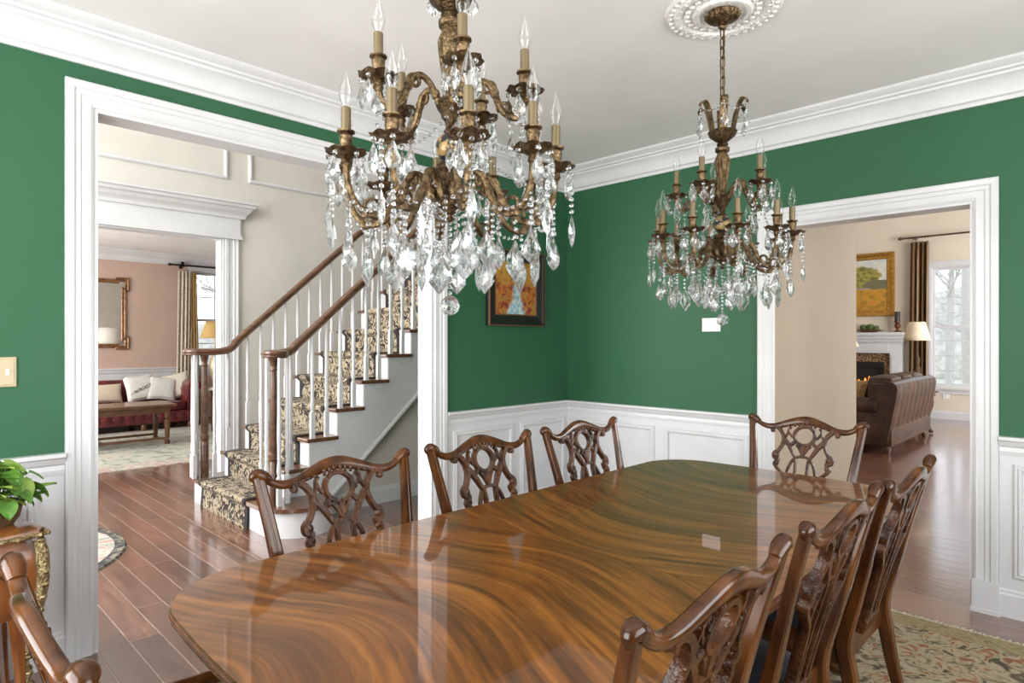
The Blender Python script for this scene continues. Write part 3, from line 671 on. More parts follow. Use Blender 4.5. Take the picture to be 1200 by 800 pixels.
# closed wall under the stairs with baseboard
wu = MB().poly([(-1.29, yf + .03, 0), (-1.29, ye, (ye - yf - .03) * sl), (-1.29, ye, 0)], (-.06, 0, 0))
wu.box(-1.35, ye, 0, -1.29, 3.99, 3.2)
struct('wall_stair', wu, 'foyer', 'beige wall below the staircase', 'wall')
struct('baseboard_stair', MB().mold([(-1.29, yf + .06, 0), (-1.29, 3.99, 0)], PROF_BASE, (0, 0, 1), 1), 'white', 'white baseboard below the staircase', 'baseboard')
# carpet runner: follows treads and risers
RX0, RX1 = -2.265, -1.335
run = []
tk = .012
run.append((NOSE[1] + .018 - tk, 0.001))
for k in range(1, 15):
    z = k * RISE; y = NOSE[k]
    e = -.006 if k > 1 else 0
    run += [(y + .03 - tk, z - .055), (y - tk * .6, z - .03), (y - tk, z - .008), (y - tk * .3, z + tk * .7), (y + .02, z + tk)]
    if k < 14: run += [(NOSE[k + 1] + .03 - tk, z + tk)]
rn = empty('stair_runner', (-1.8, -2.08, 0), label='black and tan scroll patterned carpet runner laid up the staircase', cat='carpet')
def strip(x0, x1, dz=0):
    b = MB(); rings = []
    for i, (y, z) in enumerate(run):
        rings.append([(x0, y, z), (x1, y, z)])
    b.loops(rings, closed=False, cap=False)
    return b
for nm, x0, x1, mt in (('runner_field', RX0 + .05, RX1 - .05, 'runner'), ('runner_border', RX0, RX0 + .05, 'runner_edge'), ('runner_border', RX1 - .05, RX1, 'runner_edge')):
    o = on(rn, strip(x0, x1).build(nm, mt, smooth=False)); so = o.modifiers.new('thick', 'SOLIDIFY'); so.thickness = .010; so.offset = -1

# ================================================================== RUGS AND MATS
rug = empty('area_rug', (2.2, -2.5, 0), label='large faded floral rug in tan, olive and rust under the dining table', cat='rug')
rx0, rx1, ry0, ry1 = 1.05, 4.3, -4.7, -.36
on(rug, MB().box(rx0 + .13, ry0 + .13, 0, rx1 - .13, ry1 - .13, .011).build('rug_field', 'rug', smooth=False))
b = MB(); b.box(rx0, ry0, 0, rx1, ry0 + .13, .011); b.box(rx0, ry1 - .13, 0, rx1, ry1, .011); b.box(rx0, ry0 + .13, 0, rx0 + .13, ry1 - .13, .011); b.box(rx1 - .13, ry0 + .13, 0, rx1, ry1 - .13, .011)
on(rug, b.build('rug_border', 'rugborder', smooth=False))
b = MB()
x = rx0
while x < rx1:
    l = random.uniform(.022, .045); dx = random.uniform(-.008, .008)
    b.sweep([(x, ry1 - .004, .009), (x + dx * .5, ry1 + l * .5, .008), (x + dx, ry1 + l, .003)], [(.003, -.004), (.003, .004), (-.001, .004), (-.001, -.004)])
    x += .011
o = on(rug, b.build('rug_fringe', 'rope', smooth=False)); o['kind'] = 'stuff'
fm = empty('foyer_mat', (-1.78, -3.62, 0), label='round cream mat with dark patterned border on the foyer floor', cat='mat')
on(fm, MB().lathe([(.0, .012), (.67, .012), (.67, 0), (0, 0)][::-1], (-1.78, -3.62, 0), 56).build('mat_field', 'mat_cream', smooth=False))
b = MB(); b.loops([[(-1.78 + r * math.cos(a), -3.62 + r * math.sin(a), z) for a in [2 * PI * k / 64 for k in range(64)]] for r, z in ((.78, .0), (.78, .013), (.84, .013), (.85, .0))], cap=False)
on(fm, b.build('mat_border', 'mat_dark', smooth=False))
b = MB(); b.loops([[(-1.78 + r * math.cos(a), -3.62 + r * math.sin(a), z) for a in [2 * PI * k / 64 for k in range(64)]] for r, z in ((.67, .012), (.67, .014), (.78, .014), (.78, .012))], cap=False)
on(fm, b.build('mat_inner_band', 'lrugborder', smooth=False))

# ================================================================== DINING TABLE
TX, TY, TZ = 2.085, -2.235, .76
tb = empty('dining_table', (TX, TY, 0), label='long glossy flame mahogany dining table with rounded corners and moulded edge', cat='table')
W2, L2 = .585, 1.30
def outline(inset=0):
    # quarter: rounded corner, ends gently bowed; counterclockwise from the +y end
    out = []; r = .24 - inset; w_, l_ = W2 - inset, L2 - inset; bow = .03
    def bowy(x): return l_ - bow * (x / w_) ** 2
    top = []
    n = 9
    for k in range(n + 1):
        x = (w_ - r) * (1 - k / n); top.append((x, bowy(x)))
    cyy = bowy(w_ - r) - r
    arc = [(w_ - r + r * math.cos(R(a)), cyy + r * math.sin(R(a))) for a in range(0, 90, 9)]
    right = arc + top          # from right side up to the top centre
    left = [(-x, y) for x, y in right[::-1][1:]]
    up = right + left          # right side -> top -> left side
    return up
def slab(mb, pts, z0, z1): return mb.poly([(x, y, z0) for x, y in pts], (0, 0, z1 - z0))
SY = .26        # leaf half width
ol = outline(.0)
endp = [(p[0], p[1]) for p in ol]
ztop = TZ
def end_top(flip, inset, z0, z1):
    pts = [(x, y * flip) for x, y in outline(inset)]
    s0 = SY + .002
    pts = [(pts[0][0], s0 * flip)] + pts + [(pts[-1][0], s0 * flip)]
    if flip < 0: pts = pts[::-1]
    return slab(MB(), pts, z0, z1)
for flip, mt in ((1, 'flameA'), (-1, 'flameB')):
    o = end_top(flip, .006, TZ - .010, TZ).build('table_top', mt, tb, smooth=False)
o = MB().box(-W2 + .006, -SY, TZ - .010, W2 - .006, SY, TZ).build('table_leaf', 'flameA', tb, smooth=False)
# moulded edge under the surface
b = MB(); full = outline(0); ring = full + [(x, -y) for x, y in full[::-1]]
ringl = []
for ins, z in ((.008, -.0005), (.003, -.003), (.0, -.008), (.0, -.014), (.010, -.020), (.004, -.026), (.012, -.034), (.03, -.036), (.03, -.0105)):
    q = outline(ins); ringl.append([(x, y, TZ + z) for x, y in q + [(x, -y) for x, y in q[::-1]]])
b.loops(ringl, cap=False, ringclosed=False)
b.build('moulded_edge', 'tableedge', tb)
slab(MB(), [(x * .9, y * .95) for x, y in ring], TZ - .09, TZ - .036).build('apron', 'darkwood', tb, smooth=False)
for sy in (-.72, .72):
    p = MB(); p.lathe([(.20, .66), (.06, .655), (.05, .62), (.075, .56), (.085, .50), (.06, .44), (.05, .40), (.07, .36), (.09, .32), (.09, .26), (.05, .24)], (0, sy, .011), 20)
    pd = p.build('pedestal', 'chair', tb)
    for a in (40, 140, 220, 320):
        d = V((math.cos(R(a)), math.sin(R(a)), 0))
        pts = cr([V((0, sy, .30)) + d * .05, V((0, sy, .27)) + d * .18, V((0, sy, .15)) + d * .33, V((0, sy, .05)) + d * .44, V((0, sy, .036)) + d * .48], 5)
        MB().tube(pts, lerp([.035, .035, .026, .022, .024], len(pts)), 8).build('foot', 'chair', pd)

# ================================================================== CHAIRS
def B(u, wz, off=0):
    # a point on the raked chair back: u sideways, wz height, off forward(+)
    t = max(0, (wz - .44) / .53)
    return V((u, -.215 - .10 * t - .03 * t * t + off - .02 * (1 - (u / .28) ** 2) * t, wz))
def ribbon(b, pts, w_, th=.018, n=5, off=0):
    P = cr([B(u, z, off) for u, z in pts], n)
    ws = lerp(w_ if isinstance(w_, (list, tuple)) else [w_, w_], len(P))
    secs = [[(x * .5 * q, y * .5 * th) for x, y in ((1, -.55), (.8, -1), (-.8, -1), (-1, -.55), (-1, .55), (-.8, 1), (.8, 1), (1, .55))] for q in ws]
    # section: a lies in the plane of the back (perpendicular to the path), b across the thickness
    pts3 = P; m = len(pts3); rings = []
    nrm = V((0, 1, .26)).normalized()
    for i in range(m):
        t = (pts3[min(i + 1, m - 1)] - pts3[max(i - 1, 0)]).normalized(); s = t.cross(nrm).normalized(); q = secs[i]
        rings.append([pts3[i] + s * a + nrm * c for a, c in q])
    return b.loops(rings)
def crest_mesh():
    b = MB()
    mid = [(-.274, .966), (-.248, .948), (-.205, .928), (-.155, .928), (-.10, .946), (-.045, .963), (0, .968), (.045, .963), (.10, .946), (.155, .928), (.205, .928), (.248, .948), (.274, .966)]
    hh = [.022, .025, .028, .032, .038, .044, .047, .044, .038, .032, .028, .025, .022]
    P = cr([B(u, z + .004) for u, z in mid], 4); hs = lerp(hh, len(P)); rings = []
    for p, h in zip(P, hs):
        nrm = V((0, 1, .26)).normalized(); up = V((0, -.26, 1)).normalized()
        sec = [(.5, .35), (.42, .8), (.1, 1), (-.3, .9), (-.5, .55), (-.5, -.5), (-.3, -.9), (.1, -1.05), (.42, -.8), (.5, -.35)]
        rings.append([p + up * h * a + nrm * .0135 * c for a, c in sec])
    b.loops(rings)
    # carved ears with a rolled tip
    for s in (-1, 1):
        e = cr([B(s * .240, .950, .0), B(s * .260, .966, .002), B(s * .278, .975, .0), B(s * .290, .968, -.004), B(s * .286, .955, -.004)], 4)
        b.tube(e, lerp([.014, .019, .019, .014, .008], len(e)), 16, V((0, 1, 0)))
        b.ball(B(s * .256, .968, .004), .016, 14, (1, .9, .9))
    return b
def shell_mesh():
    # carved foliage along the crest: a row of small raised leaves
    b = MB()
    for u in (-.05, -.03, -.012, .012, .03, .05):
        b.ball(B(u, .955 - abs(u) * .15, .012), .009, 6, (.8, .6, 1.7))
    for s in (-1, 1):
        for k in range(4):
            b.ball(B(s * (.085 + .022 * k), .942 - .004 * k, .012), .007, 6, (1.6, .6, .8))
    return b
def splat_mesh():
    b = MB()
    # oval ring under the crest
    ring = [(.052 * math.sin(2 * PI * k / 20), .893 + .047 * math.cos(2 * PI * k / 20)) for k in range(21)]
    ribbon(b, ring, .016, .024, 1)
    for s in (-1, 1):
        m = lambda L_: [(s * u, z) for u, z in L_]
        # outer ribbon: scroll under the crest, C-curve, knuckle and return to the shoe
        ribbon(b, m([(.158, .905), (.166, .912), (.160, .924), (.142, .925), (.122, .912), (.106, .888), (.102, .86), (.108, .835), (.120, .812), (.128, .80)]), [.012, .014, .016, .020, .022, .020, .018, .016, .016, .018], .028)
        ribbon(b, m([(.128, .802), (.140, .788), (.138, .768), (.122, .766), (.128, .748), (.134, .735), (.120, .715), (.096, .692), (.074, .66), (.062, .60), (.055, .53), (.055, .46)]), [.022, .026, .022, .016, .022, .02, .016, .015, .016, .018, .02, .022], .028)
        b.ball(B(s * .131, .782, .006), .017, 8, (1, .8, 1)); b.ball(B(s * .126, .742, .006), .014, 8, (1, .8, 1)); b.ball(B(s * .162, .909, .006), .013, 8, (1, .8, 1))
        # small loop between ring and outer ribbon
        ribbon(b, m([(.072, .935), (.082, .918), (.074, .898), (.060, .882)]), [.012, .010, .010, .014], .018)
        ribbon(b, m([(.098, .88), (.086, .898), (.082, .918)]), [.014, .01, .01], .018)
        # diagonal rib from outer ribbon through the ring foot to the lower lattice
        ribbon(b, m([(.100, .872), (.082, .85), (.066, .828), (.050, .80), (.034, .77), (.030, .72), (.030, .62), (.026, .53), (.024, .46)]), [.020, .024, .022, .016, .014, .012, .012, .014, .016], .024)
        ribbon(b, m([(.042, .862), (.058, .846), (.072, .836)]), .018, .018)
        # gothic arch
        ribbon(b, m([(.0, .786), (.022, .784), (.044, .768), (.060, .738), (.070, .70), (.066, .66)]), [.014, .014, .014, .013, .013, .012], .018)
        # pendant leaf sides
        ribbon(b, m([(.034, .846), (.022, .832), (.012, .812), (.003, .79)]), [.020, .018, .012, .008], .016)
    ribbon(b, [(0, .85), (0, .82), (0, .79)], [.030, .024, .010], .022)
    # shoe
    P = [(-.075, .452), (.075, .452)]
    ribbon(b, P, .05, .03)
    return b
def make_chair(arms=False):
    t = empty('dining_chair')
    for s in (-1, 1):
        # stile running down into the rear leg
        pts = cr([(s * .205, -.325, 0), (s * .207, -.262, .16), (s * .212, -.222, .36), (s * .218, -.212, .46), B(s * .232, .60), B(s * .252, .78), B(s * .276, .965)], 4)
        n = len(pts); wd = lerp([.034, .036, .044, .048, .043, .037, .033], n); dp = lerp([.030, .034, .044, .046, .034, .028, .024], n); secs = []
        for a, c in zip(wd, dp):
            secs.append([(x * .5 * c, y * .5 * a) for x, y in ((1, -.7), (1, -.2), (.86, -.1), (.86, .1), (1, .2), (1, .7), (.7, 1), (-.7, 1), (-1, .7), (-1, -.7), (-.7, -1), (.7, -1))])
        MB().sweep(pts, secs, V((0, 1, 0))).build('stile', 'chair', t)
    c = crest_mesh().build('crest_rail', 'chair', t, angle=65)
    shell_mesh().build('carving', 'carved', c)
    splat_mesh().build('splat', 'carved', t)
    # seat frame: trapezoid
    b = MB(); z0, z1 = .372, .445
    f = [(-.285, .24), (.285, .24), (.222, -.215), (-.222, -.215)]
    for i in range(4):
        p, q = V((*f[i], z0)), V((*f[(i + 1) % 4], z0)); d = (q - p).normalized(); nn = V((-d.y, d.x, 0)) * .026
        if nn.dot(V((0, .01, z0)) - p) < 0: nn = -nn
        b.poly([p, q, q + nn, p + nn], (0, 0, z1 - z0))
    b.build('seat_frame', 'chair', t, smooth=False)
    # padded drop-in seat
    def sf(u, v):
        y = -.185 + .405 * v; hw = .197 + .067 * v; x = (u * 2 - 1) * hw
        e = max(0, 1 - abs(u * 2 - 1) ** 5) * max(0, 1 - abs(v * 2 - 1) ** 5)
        return V((x, y, .432 + .052 * e ** .5))
    MB().grid(sf, 14, 14).build('seat', 'seat', t)
    for s in (-1, 1):
        # cabriole front leg with ball foot
        pts = cr([(s * .262, .218, .44), (s * .275, .235, .36), (s * .272, .245, .28), (s * .258, .228, .16), (s * .258, .228, .08), (s * .268, .246, .045)], 4)
        lb = MB().tube(pts, lerp([.034, .038, .030, .019, .015, .020], len(pts)), 10, V((0, 1, 0)))
        lb.ball((s * .270, .25, .028), .030, 10, (1, 1, .93))
        lg = lb.build('front_leg', 'chair', t)
        MB().ball((s * .278, .258, .345), .020, 8, (.8, .8, 1.6)).build('knee_carving', 'carved', lg)
        if arms:
            pts = cr([B(s * .246, .65, .01), (s * .275, -.16, .64), (s * .31, -.02, .615), (s * .318, .09, .602), (s * .305, .135, .595), (s * .325, .155, .58)], 5)
            ar = MB().tube(pts, lerp([.016, .019, .021, .024, .026, .018], len(pts)), 10, V((0, 0, 1)), .75).build('arm', 'chair', t)
            pts = cr([(s * .268, .03, .40), (s * .285, .055, .48), (s * .300, .085, .57), (s * .304, .08, .59)], 5)
            MB().tube(pts, lerp([.024, .018, .017, .02], len(pts)), 8, V((0, 1, 0))).build('arm_support', 'chair', ar)
    return t
side = make_chair(); head = make_chair(True)
GRP = 'mahogany ribbon-back chairs around the dining table'
spots = [  # x, y, rotation, label
    (1.693, -2.885, -90, 'mahogany ribbon-back chair on the staircase side, at the cut-in corner of the table end'),
    (1.690, -2.205, -90, 'mahogany ribbon-back chair middle of three on the staircase side, before the opening casing'),
    (1.690, -1.530, -90, 'mahogany ribbon-back chair on the staircase side, closest to the green corner'),
    (2.085, -.930, 180, 'mahogany ribbon-back chair at the far table end, before the family room opening'),
    (2.424, -2.955, 90, 'mahogany ribbon-back chair cut off by the bottom edge, its crest rail over the table'),
    (2.427, -2.275, 90, 'mahogany ribbon-back chair seen from behind, middle of three on the rug side'),
    (2.443, -1.668, 90, 'mahogany ribbon-back chair seen from behind, nearest the family room opening on the rug side')]
for i, (x, y, rz, lab) in enumerate(spots):
    o = side if i == 0 else copy_tree(side)
    o.location = (x, y, .0125); o.rotation_euler = (0, 0, R(rz)); tag(o, lab, 'chair', GRP)
    if i < 3: o.scale = (1, 1, .984)
head.location = (2.107, -3.475, .0125); tag(head, 'mahogany armchair at the near table end seen edge-on in the lower left corner', 'chair', GRP)

# ================================================================== CHANDELIERS
def medallion(x, y, label):
    t = empty('ceiling_medallion', (x, y, HC), label=label, cat='ceiling medallion')
    b = MB(); b.lathe([(.0, -.012), (.09, -.012), (.10, -.022), (.115, -.022), (.125, -.010), (.165, -.008), (.175, -.018), (.195, -.02), (.205, -.012), (.225, -.012), (.238, 0), (0, 0)], (0, 0, 0), 48)
    b.build('disc', 'plaster', t)
    b = MB()
    for k in range(36):
        a = 2 * PI * k / 36; b.ball((.213 * math.cos(a), .213 * math.sin(a), -.012), .011, 6, (1, 1, .8))
    for k in range(24):
        a = 2 * PI * k / 24
        b.ball((.145 * math.cos(a), .145 * math.sin(a), -.010), .014, 6, (1, 1, .6)); b.ball((.185 * math.cos(a + .1), .185 * math.sin(a + .1), -.016), .010, 6, (1, 1, .7))
    b.build('leaf_relief', 'plaster', t)
    return t
medallion(2.07, -1.50, 'white plaster ceiling medallion above the smaller-looking far chandelier')
medallion(2.05, -2.972, 'white plaster ceiling medallion above the big near chandelier')

def gem(outl, t, flat=.5):
    # faceted drop: outline in xz, bevelled both sides
    b = MB(); cz = sum(z for x, z in outl) / len(outl)
    def ring(k, y): return [b.bm.verts.new((x * k, y, cz + (z - cz) * k)) for x, z in outl]
    o = ring(1, 0); n = len(o)
    for y in (t / 2, -t / 2):
        i = ring(flat, y)
        for k in range(n): b.bm.faces.new((o[k], o[(k + 1) % n], i[(k + 1) % n], i[k]))
        c = b.bm.verts.new((0, y * 1.15, cz))
        for k in range(n): b.bm.faces.new((i[k], i[(k + 1) % n], c))
    return b
def sym(half): return half + [(-x, z) for x, z in half[::-1] if abs(x) > 1e-6]
PEAR = sym([(0, 0), (.004, -.006), (.007, -.016), (.0125, -.028), (.0155, -.038), (.013, -.047), (.006, -.054), (0, -.058)])
PENDA = sym([(0, 0), (.006, -.008), (.010, -.018), (.017, -.026), (.022, -.034), (.0205, -.042), (.024, -.050), (.019, -.058), (.0125, -.064), (.006, -.073), (0, -.078)])
SLIM = sym([(0, 0), (.005, -.01), (.009, -.03), (.010, -.042), (.006, -.055), (0, -.064)])
def beads(b, pts, r):
    for p in pts: b.bead(p, r, .95)
    return b
def along(p0, p1, n, sag=0):
    p0, p1 = V(p0), V(p1)
    return [p0.lerp(p1, i / (n - 1)) - V((0, 0, sag * 4 * (i / (n - 1)) * (1 - i / (n - 1)))) for i in range(n)]
gem_mesh = {}
def crystal(kind, name, parent, loc, rz=0, s=1):
    if kind not in gem_mesh:
        g = gem({'pear': PEAR, 'penda': PENDA, 'slim': SLIM}[kind], {'pear': .014, 'penda': .016, 'slim': .010}[kind])
        if kind == 'pear': g.bead((0, 0, .006), .0062)
        o = g.build(name, 'crystal', smooth=False)
        gem_mesh[kind] = o.data
    else:
        o = bpy.data.objects.new(name, gem_mesh[kind]); COL.objects.link(o)
    o.parent = parent; o.location = loc; o.rotation_euler = (0, 0, rz); o.scale = (s, s, s); return o
def chandelier_arm(root, upper, ang, protos={}):
    """one arm with its candle and crystals, built along +x and turned by ang"""
    key = 'u' if upper else 'l'
    if key in protos:
        o = copy_tree(protos[key], root); o.rotation_euler = (0, 0, ang); return o
    z = lambda q: q - HC
    if upper:
        rc, zb = .190, 2.013
        pts = [(.030, 0, z(1.985)), (.055, 0, z(2.030)), (.085, 0, z(2.046)), (.110, 0, z(2.022)), (.128, 0, z(1.978)), (.155, 0, z(1.955)), (.182, 0, z(1.968)), (.190, 0, z(2.000))]
    else:
        rc, zb = .268, 1.820
        pts = [(.040, 0, z(1.742)), (.062, 0, z(1.782)), (.092, 0, z(1.800)), (.118, 0, z(1.778)), (.138, 0, z(1.735)), (.175, 0, z(1.694)), (.222, 0, z(1.690)), (.258, 0, z(1.735)), (.268, 0, z(1.800))]
    P = cr(pts, 6); n = len(P)
    a = MB(); a.tube(P, lerp([.0075, .008, .0085, .0085, .009, .009, .0085, .008, .008], n), 8, V((0, 1, 0)))
    # scrolls and leaf bosses on the arm
    q0 = V(pts[2])
    sp = [q0 + V((.018 * math.cos(t) * (1 - t / 9) + .012, 0, -.020 + .020 * math.sin(t) * (1 - t / 9))) for t in [k * .45 for k in range(14)]]
    a.tube(sp, lerp([.007, .004], len(sp)), 6, V((0, 1, 0)))
    q1 = V(pts[-3]); s2 = [q1 + V((-.02 + .022 * math.cos(t) * (1 - t / 9), 0, .018 + .020 * math.sin(t) * (1 - t / 9))) for t in [-1.2 + k * .45 for k in range(12)]]
    a.tube(s2, lerp([.006, .0035], len(s2)), 6, V((0, 1, 0)))
    for k in (3, int(n * .45), int(n * .75)):
        a.ball(P[k], .0125, 8, (1, .9, 1.2))
    o = a.build('chandelier_arm', 'bronze', root)
    zc = z(zb)
    # leafy drip pan
    bb = MB(); rings = []
    for r, dz in ((.008, -.030), (.013, -.022), (.010, -.012), (.020, -.004), (.038, .001), (.048, .007), (.044, .009), (.026, .006), (.012, .006)):
        ring = []
        for k in range(24):
            t = 2 * PI * k / 24; lobe = 1 + (.06 * math.cos(8 * t) if r > .02 else 0)
            ring.append((rc + r * lobe * math.cos(t), r * lobe * math.sin(t), zc + dz + (.003 * math.cos(8 * t + 1) if r > .03 else 0)))
        rings.append(ring)
    bb.loops(rings)
    bb.build('drip_pan', 'bronze', o)
    MB().lathe([(.012, .004), (.016, .008), (.0125, .014), (.0145, .028), (.0165, .040), (.014, .046), (.021, .050), (.021, .054), (.012, .056)], (rc, 0, zc), 12).build('candle_cup', 'bronze', o)
    MB().lathe([(.0115, .054), (.0115, .108), (.009, .110), (.006, .110)], (rc, 0, zc), 12).build('candle_sleeve', 'sleeve', o)
    MB().lathe([(.006, .108), (.008, .112), (.0145, .126), (.0165, .138), (.014, .154), (.008, .172), (.003, .186), (.0012, .192)], (rc, 0, zc), 14).build('flame_bulb', 'bulb', o)
    # drops round the pan
    nd_ = 5
    for k in range(nd_):
        t = 2 * PI * (k + .5) / nd_; x, y = rc + .041 * math.cos(t), .041 * math.sin(t)
        crystal('pear', 'crystal_drop', o, (x, y, zc - .012), t + PI / 2 + random.uniform(-.4, .4), random.uniform(1.0, 1.2))
    # strand and large pendalogue under the arm
    if not upper:
        for dx, zt, zl, knd, sc in ((.215, 1.682, 1.630, 'penda', 1.3), (.268 + .040, 1.806, 1.712, 'slim', 1.3), (.125, 1.74, 1.660, 'penda', 1.1), (.262, 1.725, 1.655, 'pear', 1.45)):
            m = max(3, int((zt - zl) / .014) + 1)
            beads(MB(), along((dx, 0, z(zt)), (dx, 0, z(zl)), m), .0064).build('bead_strand', 'crystal', o, smooth=False)
            crystal(knd, 'crystal_pendalogue', o, (dx, 0, z(zl) - .006), random.uniform(-1.0, 1.0) + PI / 2, sc)
    else:
        beads(MB(), along((.155, 0, z(1.95)), (.155, 0, z(1.915)), 3), .0062).build('bead_strand', 'crystal', o, smooth=False)
        crystal('penda', 'crystal_pendalogue', o, (.155, 0, z(1.909)), random.uniform(-1, 1) + PI / 2, 1.0)
    o.rotation_euler = (0, 0, ang); protos[key] = o
    return o
def make_chandelier():
    t = empty('chandelier')
    z = lambda q: q - HC
    MB().lathe([(.012, -.078), (.018, -.070), (.014, -.062), (.028, -.054), (.054, -.042), (.069, -.028), (.072, -.020), (.064, -.012), (0, -.012)], (0, 0, 0), 36, (4, 6, .05)).build('canopy', 'bronze', t)
    # chain
    zt, zb = z(2.706), z(2.372); nl = 8; hl = (zt - zb) / nl
    c = MB()
    for k in range(nl):
        zc = zt - hl * (k + .5); h = hl * .60; w_ = .0105
        d = V((1, 0, 0)) if k % 2 else V((0, 1, 0)); P = []
        for i in range(16):
            a = 2 * PI * i / 16; P.append(V((0, 0, zc)) + d * w_ * max(-1, min(1, 1.4 * math.cos(a))) + V((0, 0, h * math.sin(a))))
        c.tube(P, .0030, 6, d.cross(V((0, 0, 1))), 1, True)
    c.tube([V((.003, .003, zt)), V((-.002, .003, (zt + zb) / 2)), V((.003, 0, zb))], .0022, 6, V((1, 0, 0)))
    c.build('chain', 'bronze', t)
    # crown basket with curled leaves
    cb = MB().lathe([(.016, z(2.205)), (.024, z(2.215)), (.018, z(2.224)), (.030, z(2.232)), (.052, z(2.250)), (.060, z(2.268)), (.054, z(2.272)), (.03, z(2.262)), (.008, z(2.262)), (.008, z(2.37)), (.0, z(2.372))], (0, 0, 0), 20).build('crown_basket', 'bronze_dark', t)
    for k in range(6):
        a = 2 * PI * k / 6 + .3; d = V((math.cos(a), math.sin(a), 0))
        P = cr([d * .046 + V((0, 0, z(2.262))), d * .056 + V((0, 0, z(2.31))), d * .068 + V((0, 0, z(2.36))), d * .086 + V((0, 0, z(2.388))), d * .104 + V((0, 0, z(2.380))), d * .106 + V((0, 0, z(2.366)))], 4)
        n = len(P); ws = lerp([.013, .016, .017, .016, .012, .006], n)
        secs = [[(q * x, .0035 * y) for x, y in ((1, -.6), (0, -1.2), (-1, -.6), (-1, .6), (0, 1.2), (1, .6))] for q in ws]
        MB().sweep(P, secs, V((-d.y, d.x, 0))).build('crown_leaf', 'bronze', t)
        q = d * .106 + V((0, 0, z(2.362)))
        bs = MB(); beads(bs, along(q, q - V((0, 0, .038)), 4), .0055)
        d2 = V((math.cos(a + PI / 3), math.sin(a + PI / 3), 0)); q2 = d2 * .106 + V((0, 0, z(2.362)))
        beads(bs, along(q, q2, 11, .025), .0045)
        bs.build('bead_strand', 'crystal', t, smooth=False)
        crystal('penda', 'crystal_pendalogue', t, q - V((0, 0, .044)), a + PI / 2 + random.uniform(-.5, .5), .75)
    # fluted stem, enamelled ball, carved hub
    MB().lathe([(.012, z(1.990)), (.020, z(1.996)), (.020, z(2.010)), (.014, z(2.018)), (.017, z(2.030)), (.021, z(2.070)), (.028, z(2.120)), (.030, z(2.150)), (.022, z(2.170)), (.020, z(2.178)), (.029, z(2.186)), (.030, z(2.200)), (.018, z(2.208))], (0, 0, 0), 24, (4, 8, .07)).build('fluted_stem', 'bronze', t)
    MB().lathe([(.012, z(1.916)), (.017, z(1.92)), (.011, z(1.93)), (.013, z(1.945)), (.022, z(1.955)), (.024, z(1.965)), (.032, z(1.975)), (.038, z(1.990)), (.030, z(1.998)), (.016, z(2.004))], (0, 0, 0), 18).build('upper_hub', 'bronze_dark', t)
    MB().ball((0, 0, z(1.880)), .037, 20, (1, 1, 1.05)).build('enamelled_ball', 'enamel', t)
    MB().lathe([(.004, z(1.690)), (.010, z(1.698)), (.006, z(1.708)), (.018, z(1.718)), (.036, z(1.735)), (.044, z(1.755)), (.040, z(1.768)), (.032, z(1.772)), (.034, z(1.785)), (.030, z(1.80)), (.030, z(1.812)), (.038, z(1.822)), (.036, z(1.834)), (.018, z(1.842)), (.016, z(1.85))], (0, 0, 0), 20).build('lower_hub', 'bronze_dark', t)
    for k in range(10): chandelier_arm(t, False, 2 * PI * k / 10)
    for k in range(5): chandelier_arm(t, True, 2 * PI * k / 5)
    # bead swags from the upper arms to the lower arms and between the lower pans
    for k in range(10):
        a0, a1 = 2 * PI * k / 10, 2 * PI * (k + 1) / 10
        p0 = V((.262 * math.cos(a0), .262 * math.sin(a0), z(1.725))); p1 = V((.262 * math.cos(a1), .262 * math.sin(a1), z(1.725)))
        beads(MB(), along(p0, p1, 11, .045), .0055).build('bead_swag', 'crystal', t, smooth=False)
        if k % 2 == 0:
            u = V((.19 * math.cos(a0), .19 * math.sin(a0), z(1.955)))
            for a in (a0 - PI / 5, a0 + PI / 5):
                l = V((.20 * math.cos(a), .20 * math.sin(a), z(1.83)))
                beads(MB(), along(u, l, 11, .03), .005).build('bead_swag', 'crystal', t, smooth=False)
    # inner ring of strands and drops, then the ball
    for k in range(8):
        a = 2 * PI * (k + .5) / 8; x, y = .075 * math.cos(a), .075 * math.sin(a); zl = 1.60 if k % 2 else 1.645
        beads(MB(), along((x * .6, y * .6, z(1.745)), (x, y, z(zl)), int((1.745 - zl) / .013)), .0062).build('bead_strand', 'crystal', t, smooth=False)
        crystal('penda' if k % 2 else 'pear', 'crystal_pendalogue', t, (x, y, z(zl) - .006), a + PI / 2, 1.05 if k % 2 else 1.15)
    beads(MB(), along((0, 0, z(1.688)), (0, 0, z(1.510)), 13), .0068).build('bead_strand', 'crystal', t, smooth=False)
    b = MB(); bmesh.ops.create_icosphere(b.bm, subdivisions=2, radius=.0255, matrix=Matrix.Translation((0, 0, z(1.4785))))
    b.build('crystal_ball', 'crystal', t, smooth=False)
    return t
FW = R(44.37)      # camera heading, used only to turn the arms the way they hang in the photo
ch = make_chandelier()
# direction from chandelier towards the window side is -y+x; arms are turned by hand
ch.location = (2.05, -2.972, HC); ch.rotation_euler = (0, 0, R(-45.6 + 14))
tag(ch, 'large near bronze crystal chandelier hanging over the near half of the table', 'chandelier', 'bronze and crystal chandeliers')
c2 = copy_tree(ch); c2.location = (2.07, -1.50, HC); c2.rotation_euler = (0, 0, R(-45.6 + 29))
tag(c2, 'bronze crystal chandelier on a chain under the visible ceiling medallion, over the far table half', 'chandelier', 'bronze and crystal chandeliers')

